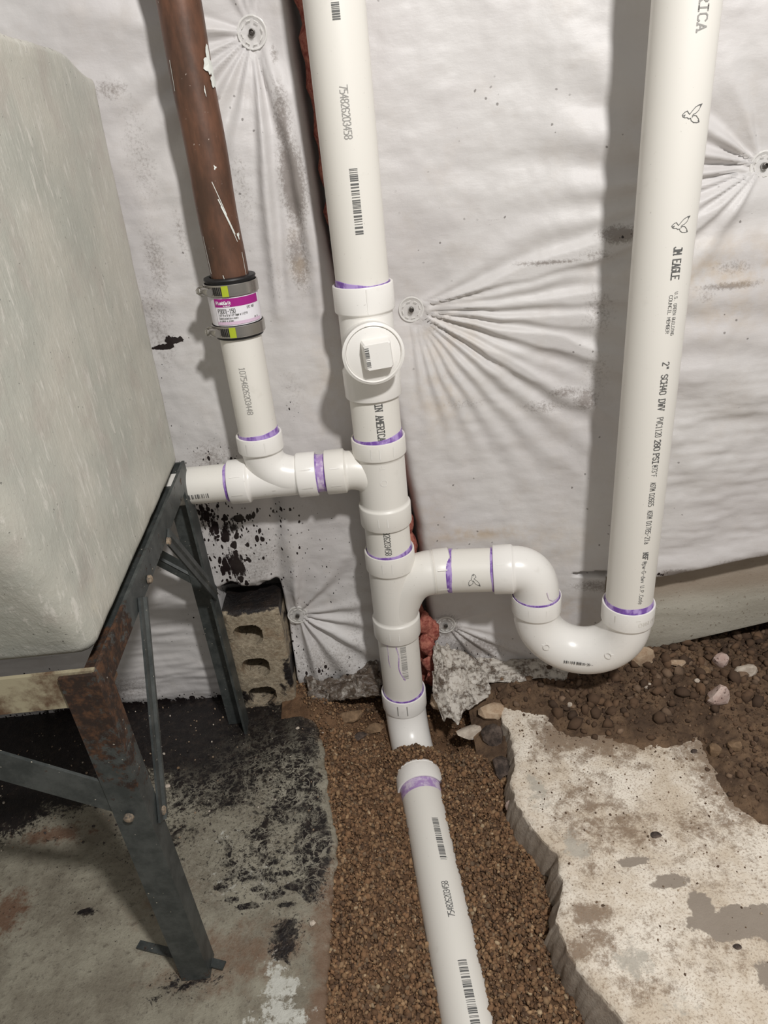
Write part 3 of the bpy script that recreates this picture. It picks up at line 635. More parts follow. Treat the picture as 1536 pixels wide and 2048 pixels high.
# ------------------------------------------------------------------ print: a small stroke font laid on cylinders
G = {  # polylines on a 4 x 6 grid
 '0': [[(1, 0), (0, 1), (0, 5), (1, 6), (3, 6), (4, 5), (4, 1), (3, 0), (1, 0)]], '1': [[(1, 5), (2, 6), (2, 0)], [(1, 0), (3, 0)]],
 '2': [[(0, 5), (1, 6), (3, 6), (4, 5), (4, 4), (0, 0), (4, 0)]], '3': [[(0, 5), (1, 6), (3, 6), (4, 5), (4, 4), (3, 3), (1.5, 3)], [(3, 3), (4, 2), (4, 1), (3, 0), (1, 0), (0, 1)]],
 '4': [[(3, 0), (3, 6), (0, 2), (4, 2)]], '5': [[(4, 6), (0, 6), (0, 3.5), (3, 3.5), (4, 2.5), (4, 1), (3, 0), (0, 0)]],
 '6': [[(4, 5), (3, 6), (1, 6), (0, 5), (0, 1), (1, 0), (3, 0), (4, 1), (4, 2), (3, 3), (0, 3)]], '7': [[(0, 6), (4, 6), (1.5, 0)]],
 '8': [[(1, 3), (0, 4), (0, 5), (1, 6), (3, 6), (4, 5), (4, 4), (3, 3), (1, 3), (0, 2), (0, 1), (1, 0), (3, 0), (4, 1), (4, 2), (3, 3)]],
 '9': [[(0, 1), (1, 0), (3, 0), (4, 1), (4, 5), (3, 6), (1, 6), (0, 5), (0, 4), (1, 3), (4, 3)]],
 'A': [[(0, 0), (2, 6), (4, 0)], [(.8, 2), (3.2, 2)]], 'B': [[(0, 0), (0, 6), (3, 6), (4, 5), (4, 4), (3, 3), (0, 3)], [(3, 3), (4, 2), (4, 1), (3, 0), (0, 0)]],
 'C': [[(4, 5), (3, 6), (1, 6), (0, 5), (0, 1), (1, 0), (3, 0), (4, 1)]], 'D': [[(0, 0), (0, 6), (2.5, 6), (4, 4.5), (4, 1.5), (2.5, 0), (0, 0)]],
 'E': [[(4, 6), (0, 6), (0, 0), (4, 0)], [(0, 3), (3, 3)]], 'F': [[(4, 6), (0, 6), (0, 0)], [(0, 3), (3, 3)]], 'G': [[(4, 5), (3, 6), (1, 6), (0, 5), (0, 1), (1, 0), (3, 0), (4, 1), (4, 3), (2.3, 3)]],
 'H': [[(0, 0), (0, 6)], [(4, 0), (4, 6)], [(0, 3), (4, 3)]], 'I': [[(2, 0), (2, 6)], [(1, 0), (3, 0)], [(1, 6), (3, 6)]], 'J': [[(4, 6), (4, 1), (3, 0), (1, 0), (0, 1)], [(2.5, 6), (4, 6)]], 'L': [[(0, 6), (0, 0), (4, 0)]],
 'M': [[(0, 0), (0, 6), (2, 2.5), (4, 6), (4, 0)]], 'N': [[(0, 0), (0, 6), (4, 0), (4, 6)]], 'O': [[(1, 0), (0, 1), (0, 5), (1, 6), (3, 6), (4, 5), (4, 1), (3, 0), (1, 0)]],
 'P': [[(0, 0), (0, 6), (3, 6), (4, 5), (4, 4), (3, 3), (0, 3)]], 'Q': [[(1, 0), (0, 1), (0, 5), (1, 6), (3, 6), (4, 5), (4, 1), (3, 0), (1, 0)], [(2.5, 1.5), (4, -.4)]], 'R': [[(0, 0), (0, 6), (3, 6), (4, 5), (4, 4), (3, 3), (0, 3)], [(2, 3), (4, 0)]],
 'S': [[(4, 5), (3, 6), (1, 6), (0, 5), (0, 4), (1, 3), (3, 3), (4, 2), (4, 1), (3, 0), (1, 0), (0, 1)]], 'T': [[(0, 6), (4, 6)], [(2, 6), (2, 0)]],
 'U': [[(0, 6), (0, 1), (1, 0), (3, 0), (4, 1), (4, 6)]], 'V': [[(0, 6), (2, 0), (4, 6)]], 'W': [[(0, 6), (1, 0), (2, 4), (3, 0), (4, 6)]], '.': [[(1.6, 0), (2.2, 0)]], '-': [[(.8, 3), (3.2, 3)]], '"': [[(1.2, 6), (1.2, 4.4)], [(2.8, 6), (2.8, 4.4)]],
 '@': [[(3, 2), (1.6, 2), (1.4, 4), (3, 4), (3, 2), (4, 2), (4, 5), (3, 6), (1, 6), (0, 5), (0, 1), (1, 0), (3.4, 0)]], '*': [[(1.2, 6), (2.4, 6), (2.4, 4.8), (1.2, 4.8), (1.2, 6)]], '/': [[(0, 0), (4, 6)]],
 'a': [[(.5, 4), (3, 4), (3.6, 3.4), (3.6, 0), (1, 0), (.3, 1), (1, 2.3), (3.6, 2.3)]], 'p': [[(.4, -1.8), (.4, 4), (3, 4), (3.7, 3), (3.7, 1), (3, 0), (.4, 0)]], 'w': [[(0, 4), (1, 0), (2, 3), (3, 0), (4, 4)]],
 'd': [[(3.6, 6), (3.6, 0), (1, 0), (.3, 1), (.3, 3), (1, 4), (3.6, 4)]], 'v': [[(.3, 4), (2, 0), (3.7, 4)]], 'o': [[(1, 0), (.3, 1), (.3, 3), (1, 4), (3, 4), (3.7, 3), (3.7, 1), (3, 0), (1, 0)]], 'e': [[(.3, 2), (3.7, 2), (3.7, 3), (3, 4), (1, 4), (.3, 3), (.3, 1), (1, 0), (3.5, 0)]],
 'l': [[(1.6, 6), (1.6, 0), (2.6, 0)]], 'u': [[(.4, 4), (.4, .8), (1.2, 0), (3.6, 0), (3.6, 4)]], 'm': [[(.2, 0), (.2, 4), (1.8, 4), (2, 3.5), (2, 0)], [(2, 3.6), (2.4, 4), (3.4, 4), (3.8, 3.4), (3.8, 0)]], 'b': [[(.4, 6), (.4, 0), (3, 0), (3.7, 1), (3.7, 3), (3, 4), (.4, 4)]],
 'i': [[(2, 4), (2, 0)], [(2, 5.4), (2, 5.9)]], 'k': [[(.5, 6), (.5, 0)], [(3.4, 4), (.5, 1.8), (3.6, 0)]], 'r': [[(.6, 0), (.6, 4)], [(.6, 3), (1.6, 4), (3.2, 4)]], 'n': [[(.4, 0), (.4, 4), (3, 4), (3.6, 3.2), (3.6, 0)]], 's': [[(3.6, 4), (.8, 4), (.4, 3), (1, 2.2), (3, 1.9), (3.6, 1), (3, 0), (.4, 0)]], 't': [[(1.6, 6), (1.6, .6), (2.2, 0), (3.4, 0)], [(.4, 4), (3.2, 4)]], 'x': [[(.4, 4), (3.6, 0)], [(.4, 0), (3.6, 4)]],
 'g': [[(3.6, 4), (1, 4), (.3, 3), (.3, 1), (1, 0), (3.6, 0)], [(3.6, 4), (3.6, -1.2), (2.8, -1.8), (.6, -1.8)]], 'y': [[(.3, 4), (2, 0)], [(3.7, 4), (1.2, -1.8)]], 'c': [[(3.6, 4), (1, 4), (.3, 3), (.3, 1), (1, 0), (3.6, 0)]], ' ': []}
SERIF = set('JMEAGLINRCVWDSPFHTU')
def text_strokes(s, pitch, h, wd, serif=False):
    out = []
    for i, ch in enumerate(s):
        for pl in G.get(ch, []):
            pts = [(i * pitch + p[0] / 4 * pitch * wd, p[1] / 6 * h) for p in pl]
            out += list(zip(pts[:-1], pts[1:]))
            if serif and ch in SERIF:
                for (px, py), (gx, gy) in ((pts[0], pl[0]), (pts[-1], pl[-1])):
                    if gy in (0, 6): d = pitch * .14; out.append(((px - d, py), (px + d, py)))
    return out
def ribbons(strokes, w, fn):
    """flat ribbon quads mapped by fn(u, v) -> point"""
    mb = MB()
    for (a, b) in strokes:
        dx, dy = b[0] - a[0], b[1] - a[1]; L = math.hypot(dx, dy)
        if L < 1e-7: continue
        nx, ny = -dy / L * w / 2, dx / L * w / 2; ex, ey = dx / L * w * .35, dy / L * w * .35
        ns = max(1, int(L / .003)); base = mb.n; v = []
        for k in range(ns + 1):
            t = k / ns; px = a[0] - ex + (dx + 2 * ex) * t; py = a[1] - ey + (dy + 2 * ey) * t
            v += [fn(px + nx, py + ny), fn(px - nx, py - ny)]
        mb.add(v, [(2 * k, 2 * k + 1, 2 * k + 3, 2 * k + 2) for k in range(ns)])
    return mb
def on_cyl(O, a, n0, up_sign, R, off=.00035):
    """u runs along a from O, v runs round the pipe; n0 = outward direction of the line v=0"""
    O = Vector(O); a = Vector(a).normalized(); n0 = (Vector(n0) - a * Vector(n0).dot(a)).normalized(); t = n0.cross(a) * up_sign; R2 = R + off
    return lambda u, v: O + a * u + n0 * (R2 * math.cos(v / R)) + t * (R2 * math.sin(v / R))
def ndir(deg): return V3(math.sin(math.radians(deg)), -math.cos(math.radians(deg)), 0)
def bars(length, h, seed, unit=.00065, cut=0):
    r = random.Random(seed); u = 0; st = []
    while u < length:
        w = unit * r.choice([1, 1, 1, 2, 2, 3]); st.append((u, w)); u += w + unit * r.choice([1, 1, 2, 3]) 
    return st
def barcode(name, parent, fn, length, h, seed, mat=None):
    mb = MB()
    for (u, w) in bars(length, h, seed):
        n = 4; mb.add([fn(u + (w if q else 0), h * (k / n - .5)) for k in range(n + 1) for q in (0, 1)], [(2 * k, 2 * k + 1, 2 * k + 3, 2 * k + 2) for k in range(n)])
    o = obj(name, mb, mat or M_INK, parent, ang=0); return o
def write(parent, fn, s, length, h, wstroke, wd=.72, serif=False, mat=None, v0=None, name='printed_text'):
    pitch = length / max(1, len(s)); v0 = -h / 2 if v0 is None else v0
    st = [((a[0], a[1] + v0), (b[0], b[1] + v0)) for a, b in text_strokes(s, pitch, h, wd, serif)]
    return obj(name, ribbons(st, wstroke, fn), mat or M_INK, parent, ang=0)
EAGLE = [[(0, 5), (1, 6), (2, 6.4), (2.6, 5.6), (3.2, 5), (4.2, 6.2), (5.6, 7.6), (7.4, 8.4), (9, 8.6), (8.2, 7.6), (7.4, 6.2), (6, 5.2), (4.8, 4.8), (4.4, 4.2)],
         [(0, 5), (.4, 4.2), (1.2, 3.8), (2.2, 3.8), (3, 3.2), (3.8, 3.4), (4.2, 2.4), (5.4, 1.6), (7, 1.4), (8.4, 1.6), (7.8, 2.8), (6.4, 4.2), (5, 4.4), (4.4, 3.6)],
         [(.2, 4.6), (1.2, 4.9), (1, 4.3)], [(8.0, 7.8), (9, 8.6)], [(7.6, 2.2), (8.4, 1.6)], [(7.6, 8.2), (8.6, 8.4)]]
def eagle(parent, fn, size, name='eagle_emblem'):
    k = size / 9; st = []
    for pl in EAGLE:
        p = [((q[0] - 4.5) * k, (q[1] - 5) * k) for q in pl]; st += list(zip(p[:-1], p[1:]))
    return obj(name, ribbons(st, .0006, fn), M_INK, parent, ang=0)

# ------------------------------------------------------------------ the PVC drain
R2, R15 = .03015, .02415              # outer radii of 2 in and 1-1/2 in pipe
H2, H15 = .0338, .0286                # hub radii
XS, YS = .002, -.065                  # stack axis
drain = thing('drain_pipework', 'white PVC drain pipework with purple primer joints, P-trap and run across the trench', 'pipe', (XS, YS, -.04))
UP, DN = V3(0, 0, 1), V3(0, 0, -1)
def hub(mb, O, a, L, ro, ri, rb, seg=56):
    """socket opening at O, running along a into the fitting; outer radius ro, pipe radius ri, body radius rb"""
    lathe(mb, O, a, [(.016, ri + .0002), (.0025, ri + .0004), (.0004, ri + .0016), (0, ri + .0024), (0, ro - .0012), (.0004, ro - .0004), (.0013, ro), (L - .0016, ro + .0002), (L - .0006, ro), (L + .0002, ro - .0008), (L + .0010, rb + .0010), (L + .0022, rb + .0003), (L + .004, rb)], seg)
def pipe(name, p0, p1, r, mat=None, cap=(True, True)):
    mb = MB(); lathe(mb, p0, Vector(p1) - Vector(p0), [(0, r - .0006), (.0006, r), ((Vector(p1) - Vector(p0)).length, r)], 56, cap); return obj(name, mb, mat or M_PIPE, drain)
def primer_ring(parent, O, a, r, w0, w1, ph, name='primer_band'):
    """smear of primer on the pipe next to a socket, its width varying round the pipe"""
    O = Vector(O); a = Vector(a).normalized(); n = a.orthogonal().normalized(); b = a.cross(n); v = []; f = []; seg = 72
    for k in range(seg):
        t = 2 * PI * k / seg; d = n * math.cos(t) + b * math.sin(t); wv = w0 + (w1 - w0) * (.5 + .5 * math.cos(t - ph)) + .0004 * math.sin(3 * t + ph * 2) + .0002 * math.sin(7 * t)
        wv = max(.0006, wv)
        v += [O - a * .004 + d * (r + .00055), O + a * wv * .9 + d * (r + .0005), O + a * wv + d * (r + .00004)]
    for k in range(seg):
        j = (k + 1) % seg; f += [(3 * k, 3 * j, 3 * j + 1, 3 * k + 1), (3 * k + 1, 3 * j + 1, 3 * j + 2, 3 * k + 2)]
    mb = MB(); mb.add(v, f); return obj(name, mb, M_PRIM, parent)
def ticks(parent, specs, mat):
    """raised alignment marks: (point on axis, axis, outward dir, radius, length, along?)"""
    mb = MB()
    for (O, a, n0, R, L, along) in specs:
        fn = on_cyl(O, a, n0, 1, R, .0005)
        st = [((-L / 2, 0), (L / 2, 0))] if along else [((0, -L / 2), (0, L / 2))]
        q = ribbons(st, .0009, fn); mb.add(q.v, q.f)
        fn2 = on_cyl(O, a, n0, 1, R, .0001); q = ribbons([((s[0][0], s[0][1] + .0007), (s[1][0], s[1][1] + .0007)) if along else ((s[0][0] + .0007, s[0][1]), (s[1][0] + .0007, s[1][1])) for s in st], .0006, fn2); mb.add(q.v, q.f)
    return tag(obj('alignment_mark', mb, mat, parent, ang=0), kind='stuff')
def Sx(z): return V3(XS, YS, z)

# -- stack, from the top
p = pipe('pipe', Sx(1.36), Sx(.612), R2)
primer_ring(p, Sx(.634), UP, R2, -.004, .006, 2.6)
barcode('barcode', p, on_cyl(Sx(.912), DN, ndir(1), 1, R2), .034, .0075, 1)
write(p, on_cyl(Sx(.8245), DN, ndir(1), 1, R2), '754826203458', .0470, .0075, .00085, .74, mat=M_INKL)
barcode('barcode', p, on_cyl(Sx(.7515), DN, ndir(4), 1, R2), .064, .0085, 2)
# cleanout tee
mb = MB(); hub(mb, Sx(.634), DN, .030, .0347, R2, .0316); hub(mb, Sx(.502), UP, .034, .0344, R2, .0316); lathe(mb, Sx(.500), UP, [(.03, .0316), (.11, .0316)], 56)
cd = ndir(4); lathe(mb, Sx(.5675), cd, [(.0, .0314), (.046, .0314), (.050, .0343), (.0585, .0346), (.0600, .0316), (.0602, .0318), (.0590, .0308), (.0570, .0304)], 64)
co = obj('cleanout_tee', mb, M_FIT, drain)
fc = Sx(.5675) + cd * .0575
mb = MB(); lathe(mb, fc, cd, [(-.01, .0303), (.0005, .0303), (.0013, .0290), (.0013, .0001)], 56); rt = V3(cd.y, -cd.x, 0) * -1
pl = obj('cleanout_plug', mb, M_FIT, co)
mb = MB(); sqc = fc + cd * .0085 + V3(.004, 0, .001); ax = (rt * .995 + UP * .06).normalized(); az = cd.cross(ax)
def frustum(mb, c, ax, az, n, s0, s1, h, bev):
    v = []
    for (z_, s, e) in ((-h / 2, s0, bev), (h / 2 - bev, s1 + (s0 - s1) * .1, bev), (h / 2, s1 - bev, bev)):
        k = s / 2
        for (pq) in [(k, k - e), (k - e, k), (-k + e, k), (-k, k - e), (-k, -k + e), (-k + e, -k), (k - e, -k), (k, -k + e)]: v.append(c + ax * pq[0] + az * pq[1] + n * z_)
    f = [(i * 8 + k, i * 8 + (k + 1) % 8, i * 8 + 8 + (k + 1) % 8, i * 8 + 8 + k) for i in range(2) for k in range(8)] + [tuple(range(16, 24))]
    mb.add(v, f)
frustum(mb, sqc, ax, az, cd, .033, .0295, .015, .0018)
sq = obj('square_head', mb, M_FIT, pl, ang=30)
fs = sqc + cd * .0077
def on_plane(O, au, av, n, off=.0002): O = Vector(O); return lambda u, v: O + au * u + av * v + n * off
bc = MB(); fnp = on_plane(fs + ax * -.0118 + az * .011, az * -1, ax, cd)
for (u, w_) in bars(.022, .004, 5, .0005): bc.add([fnp(u, -.002), fnp(u + w_, -.002), fnp(u + w_, .0025), fnp(u, .0025)], [(0, 1, 2, 3)])
obj('barcode', bc, M_INK, pl, ang=0)
ticks(co, [(Sx(.619), DN, ndir(a_), .0348, .026, True) for a_ in (5,)], M_FIT)
# short pipe between the tees
p = pipe('pipe', Sx(.515), Sx(.430), R2); primer_ring(p, Sx(.448), UP, R2, .0008, .0075, 5.4)
write(p, on_cyl(Sx(.4985), DN, ndir(8), 1, R2), 'IN AMERICA', .0475, .0085, .0013, .70, True)
# upper sanitary tee, branch swept in from the left
mb = MB(); hub(mb, Sx(.448), DN, .0235, .0341, R2, .0314); hub(mb, Sx(.324), UP, .029, .0341, R2, .0314); lathe(mb, Sx(.32), UP, [(.03, .0314), (.104, .0314)], 56)
ZB = .404
hub(mb, (-.0690, YS, ZB), (1, 0, 0), .025, H15, R15, .0252)
sweep(mb, bezier((-.042, YS, ZB), (-.022, YS, ZB), (-.004, YS, ZB - .006), (.004, YS, ZB - .045), 18), [.0252] * 12 + [.0254, .0257, .026, .026, .026, .026, .026], 48)
st = obj('sanitary_tee', mb, M_FITG, drain)
ticks(st, [(Sx(.436), DN, ndir(a_), .0342, .013, True) for a_ in (-18, 0, 30)] + [(Sx(.339), DN, ndir(a_), .0342, .012, True) for a_ in (-18, 2)] +
      [((-.056, YS, ZB), (1, 0, 0), V3(0, -math.cos(q), math.sin(q)), H15 + .0001, .012, True) for q in (.55, -.25)], M_FIT)
def ring_mark(parent, fn, r, mat, w=.001, name='mould_ring'):
    pts = [(r * math.cos(2 * PI * k / 20), r * math.sin(2 * PI * k / 20)) for k in range(21)]; return obj(name, ribbons(list(zip(pts[:-1], pts[1:])), w, fn), mat, parent, ang=0)
ring_mark(st, on_cyl(Sx(.3955), DN, ndir(3), 1, .0314, .0004), .0042, M_FIT)
write(st, on_cyl(Sx(.415), V3(0, 0, 1), ndir(3), 1, .0314, .0004), 'P', .006, .006, .0007, mat=M_FIT, name='moulded_letter')
# short pipe
p = pipe('pipe', Sx(.332), Sx(.262), R2); primer_ring(p, Sx(.2825), UP, R2, .0006, .0055, 5.6)
write(p, on_cyl(Sx(.3275), DN, ndir(-3), 1, R2), '4826203458', .0395, .0078, .0009, .74)
# lower sanitary tee with the arm to the trap
mb = MB(); hub(mb, Sx(.2825), DN, .029, .0341, R2, .0316); hub(mb, Sx(.138), UP, .031, .0341, R2, .0316); lathe(mb, Sx(.135), UP, [(.033, .0316), (.12, .0316)], 56)
AZ = .2375; YA = -.068
hub(mb, (.0835, YA, AZ + .0008), (-1, 0, -.03), .023, .0316, R2, .0312)
sweep(mb, bezier((.058, YA, AZ), (.034, YA, AZ - .001), (.016, YS, AZ - .012), (.001, YS, AZ - .068), 20), .0312, 56)
wy = obj('wye_tee', mb, M_FITG, drain)
ticks(wy, [(Sx(.2685), DN, ndir(a_), .0342, .014, True) for a_ in (-20, 2)] + [(Sx(.154), DN, ndir(a_), .0342, .013, True) for a_ in (-20, 2)] +
      [((.0705, YA, AZ), (1, 0, 0), V3(0, -math.cos(q), math.sin(q)), .0339, .012, True) for q in (.6, -.25)], M_FIT)
for q, zq in enumerate((.236, .228, .220)):
    write(wy, on_cyl(V3(XS, YS, zq) , V3(1, 0, 0), V3(0, -1, 0), 1, 1.0, .0) if False else on_cyl(Sx(zq), V3(0, 0, 1), ndir(-6), 1, .0316, .0003), 'I' if q else 'E', .004, .008, .0006, mat=M_FIT, name='moulded_letter')
# lower stack pipe
p = pipe('pipe', Sx(.146), Sx(.010), R2, M_FITG); primer_ring(p, Sx(.138), DN, R2, .0008, .0035, .4)
barcode('barcode', p, on_cyl(Sx(.133), DN, ndir(10), 1, R2), .060, .0085, 7, M_INKL)
mb = MB()
for (a0, L, w_, z0, drift) in ((-8, .062, .0016, .133, .16), (-34, .040, .0010, .135, .05)):
    fn = on_cyl(Sx(z0), DN, ndir(a0), 1, R2, .0004); pts = [(L * k / 14, drift * .03 * math.sin(k * .5) * .4 + drift * L * (k / 14) ** 2 * .7) for k in range(15)]
    q = ribbons(list(zip(pts[:-1], pts[1:])), w_, fn); mb.add(q.v, q.f)
obj('primer_drip', mb, M_WASH, p, ang=0)['label'] = 'purple primer drip running down'
primer_ring(p, Sx(.0286), UP, R2, .0006, .0030, 5.6)
# long-sweep elbow into the trench
ZR = -.065
mb = MB(); hub(mb, Sx(.0286), DN, .030, .0341, R2, .0316)
a_ = arc((XS, -.140, .010), (0, 1, 0), (0, 0, -1), .075, 0, PI / 2, 18)
path = [Sx(-.001), Sx(.004)] + [V3(XS + .010 * (i / 18) ** 2, q.y, q.z) for i, q in enumerate(a_)] 
sweep(mb, path, .0316, 56); hub(mb, (.0128, -.181, ZR - .0005), (-.05, 1, 0), .027, .0348, R2, .034)
el = obj('sweep_elbow', mb, M_FIT, drain)
ticks(el, [(Sx(.014), DN, ndir(a2), .0342, .018, True) for a2 in (-20, 4)], M_INKL)
# run across the trench
def RX(y): return .0128 - (y + .181) * .072
def Rp(y): return V3(RX(y), y, ZR)
p = pipe('pipe', Rp(-.165), Rp(-1.10), R2)
ad = (Rp(-.5) - Rp(-.2)).normalized()
mb = MB(); lathe(mb, Rp(-.181), ad, [(-.002, R2 + .0004), (.012, R2 + .0004), (.016, R2 + .0001)], 56); obj('primer_band', mb, M_WASH, p)['label'] = 'pale purple primer wash beside the coupling'
nf = V3(.16, 0, 1)
barcode('barcode', p, on_cyl(Rp(-.250), ad, V3(.30, 0, 1), 1, R2), .064, .0085, 8)
write(p, on_cyl(Rp(-.388), ad * -1, V3(.12, 0, 1), 1, R2), '754826203458', .046, .0075, .00085, .74)
barcode('barcode', p, on_cyl(Rp(-.438), ad, V3(.16, 0, 1), 1, R2), .075, .010, 9)

# -- left branch
XL = -.145
p = pipe('pipe', (XL, YS, .640), (XL, YS, .449), R15); primer_ring(p, V3(XL, YS, .4674), UP, R15, .0008, .0065, 5.2)
write(p, on_cyl(V3(XL, YS, .5575), DN, ndir(-3), 1, R15), '10754826203448', .058, .0065, .0008, .74, mat=M_INKL)
mb = MB(); hub(mb, (XL, YS, .4674), DN, .0215, H15, R15, .0251)
hub(mb, (-.1925, YS, ZB), (1, 0, 0), .0245, H15, R15, .0252); hub(mb, (-.0805, YS, ZB), (-1, 0, 0), .0245, H15, R15, .0252)
lathe(mb, (-.172, YS, ZB), (1, 0, 0), [(0, .0252), (.072, .0252)], 48)
sweep(mb, bezier((XL, YS, .447), (XL, YS, .425), (-.137, YS - .002, ZB + .002), (-.100, YS - .001, ZB + .001), 20), [.0251] * 10 + [.0252, .0252, .0252, .0252, .0252, .0252, .0250, .0248, .0245, .0242, .024], 48)
lt = obj('combination_tee', mb, M_FIT, drain)
ticks(lt, [((XL, YS, .457), DN, ndir(a2), H15 + .0001, .012, True) for a2 in (-28, 18)] +
      [((xq, YS, ZB), (1, 0, 0), V3(0, -math.cos(q), math.sin(q)), H15 + .0001, .013, True) for xq in (-.181, -.092) for q in (.62, -.22)] +
      [((-.135, YS, ZB), (1, 0, 0), V3(0, -1, -.55 + .3 * k), .0252, .004, True) for k in (0, 1)], M_FIT)
p = pipe('pipe', (-.085, YS, ZB), (-.062, YS, ZB), R15, M_WASH); p['label'] = 'short nipple stained purple with primer'
primer_ring(p, V3(-.0690, YS, ZB), (-1, 0, 0), R15, .0012, .0022, 0); primer_ring(p, V3(-.0805, YS, ZB), (1, 0, 0), R15, .0012, .0022, 0)
p = pipe('pipe', (-.178, YS, ZB), (-.62, YS, ZB + .004), R15)
primer_ring(p, V3(-.1925, YS, ZB), (-1, 0, 0), R15, .002, .0045, 1)
barcode('barcode', p, on_cyl(V3(-.244, YS, ZB), V3(1, 0, 0), V3(0, -1, -.18), 1, R15), .026, .0065, 10)

# -- trap arm, trap and standpipe
E0 = V3(.168, -.085, AZ + .0035); LC = V3(.199, -.090, 0)
A0, A1 = V3(.070, YA, AZ), V3(.158, -.0835, AZ + .003)
p = pipe('pipe', A0, A1, R2); aa = (A1 - A0).normalized()
primer_ring(p, V3(.0835, YA - .0022, AZ + .0008), aa, R2, .002, .004, 1); primer_ring(p, V3(.1415, -.0807, AZ + .0025), aa * -1, R2, .002, .0035, 2)
eagle(p, (lambda f: (lambda u, v: f(v, -u)))(on_cyl(A0 + aa * .047, aa, V3(0, -1, .10), 1, R2)), .019)
mb = MB(); hub(mb, V3(.1415, -.0807, AZ + .0025), aa, .026, .0339, R2, .0312)
eb = bezier(V3(.166, -.0845, AZ + .0035), V3(.186, -.087, AZ + .004), V3(.1985, -.090, AZ - .008), V3(.199, -.090, .197), 18)
sweep(mb, eb + [V3(.199, -.090, .18)], .0314, 56)
eb_o = obj('street_elbow', mb, M_FIT, drain)
obj('primer_run', ribbons([((.000, .000), (.012, .003)), ((.012, .003), (.018, .010)), ((.018, .010), (.017, .020))], .0008, on_cyl(V3(.199, -.09, .222), DN, ndir(12), 1, .0316, .0006)), M_WASH, eb_o, ang=0)
ticks(eb_o, [(V3(.152, -.082, AZ + .003), aa, V3(0, -math.cos(q), math.sin(q)), .0340, .012, True) for q in (.75, -.1)], M_FIT)
RCX, RCY, CZ = .3135, -.131, .202
mb = MB(); Lc = V3(.199, -.090, .199); Rc = V3(RCX, RCY, CZ)
hub(mb, Lc, DN, .026, .0342, .0317, .0314); hub(mb, Rc, DN, .029, .0342, R2, .0314)
mid = V3((Lc.x + Rc.x) / 2, (Lc.y + Rc.y) / 2, .168); ud = (Rc - Lc); ud.z = 0; half = ud.length / 2; ud.normalize()
ua = [mid + ud * (-half * math.cos(t)) + V3(0, 0, -(half - .002) * math.sin(t)) for t in [PI * k / 34 for k in range(35)]]
sweep(mb, [Lc + DN * .02] + ua + [Rc + DN * .024], [.0314] + [.0314 + .002 * math.sin(PI * k / 34) for k in range(35)] + [.0314], 56)
tr = obj('trap_bend', mb, M_FIT, drain)
primer_ring(tr, Lc, UP, .0314, .0010, .0028, 5.2)
# mould rings, barcode and lettering on the trap
nrm = V3(ud.y, -ud.x, 0); nrm = nrm if nrm.y < 0 else -nrm
for t in (.22 * PI, .76 * PI):
    c = mid + ud * (-half * math.cos(t)) + V3(0, 0, -(half - .002) * math.sin(t)); rdir = (nrm + V3(0, 0, .28)).normalized(); tt = (ud * math.sin(t) + V3(0, 0, -math.cos(t))).normalized()
    ring_mark(tr, on_cyl(c, tt, rdir, 1, .0336, .0010), .0042, M_FIT, .0012)
    mbq = MB(); lathe(mbq, c + rdir * .0312, rdir, [(0, .0042), (.0018, .0040), (.0020, .0034), (.0014, .0028), (.0014, .0001)], 24); obj('mould_button', mbq, M_FIT, tr)
c = mid + V3(0, 0, -(half - .002)); fb = on_cyl(c + ud * -.018, ud, (nrm + V3(0, 0, .12)).normalized(), 1, .0345, .0006)
barcode('barcode', tr, (lambda u, v: fb(u, v)), .022, .0042, 12, M_INK)
write(tr, (lambda u, v: fb(u + .0245, v)), '20-20--', .015, .0030, .0006)
write(tr, on_cyl(Rc + DN * .014, V3(math.cos(-.13), math.sin(-.13), 0) , ndir(-8), 1, .0342, .0006) if False else (lambda u, v: on_cyl(Rc + DN * .0155, UP, ndir(4), 1, .0342, .0006)(v, -u)), 'CHARLOTTE', .034, .0055, .0009, .8, mat=M_FITG, name='moulded_lettering')
ticks(tr, [(Rc + DN * .010, DN, ndir(a2), .0343, .010, True) for a2 in (-48,)] + [(Rc + DN * .0085, DN, ndir(a2), .0343, .005, False) for a2 in (2,)] + [(Lc + DN * .012, DN, ndir(a2), .0340, .011, True) for a2 in (-30, 10)], M_FIT)
# standpipe
sp_b, sp_t = V3(RCX, RCY, .176), V3(RCX + .003, RCY - .004, 1.25)
p = pipe('pipe', sp_t, sp_b, R2, cap=(False, True)); primer_ring(p, Rc, UP, R2, .0035, .0075, 4.2)
def sp(z): t = (z - sp_b.z) / (sp_t.z - sp_b.z); return sp_b + (sp_t - sp_b) * t
sd = (sp_b - sp_t).normalized(); TA = 6
write(p, on_cyl(sp(.8820), sd, ndir(TA), 1, R2), 'AMERICA', .0490, .0085, .0013, .72, True, mat=M_INKL)
fe = lambda z_: (lambda f: (lambda u, v: f(-v, u)))(on_cyl(sp(z_), sd, ndir(TA), -1, R2))
for z_ in (.7710, .6755): eagle(p, (lambda f: (lambda u, v: f(-v, u)))(on_cyl(sp(z_), sd, ndir(TA + (0 if z_ > .7 else 1)), 1, R2)), .0185)
write(p, on_cyl(sp(.6552), sd, ndir(TA), 1, R2), 'JM EAGLE', .0320, .0082, .0012, .72, True)
fg = on_cyl(sp(.6110), sd, ndir(TA), 1, R2)
write(p, fg, 'U.S. GREEN BUILDING', .0450, .0034, .0004, .8, v0=.0016); write(p, (lambda u, v: fg(u + .003, v)), 'COUNCIL MEMBER', .0395, .0034, .0004, .8, v0=-.0040)
def line(z0, z1, s, hgt, ws, serif=False, bold=1, ang=TA, mat=None): write(p, on_cyl(sp(z0), sd, ndir(ang), 1, R2), s, z0 - z1, hgt, ws * bold, .72, serif, mat)
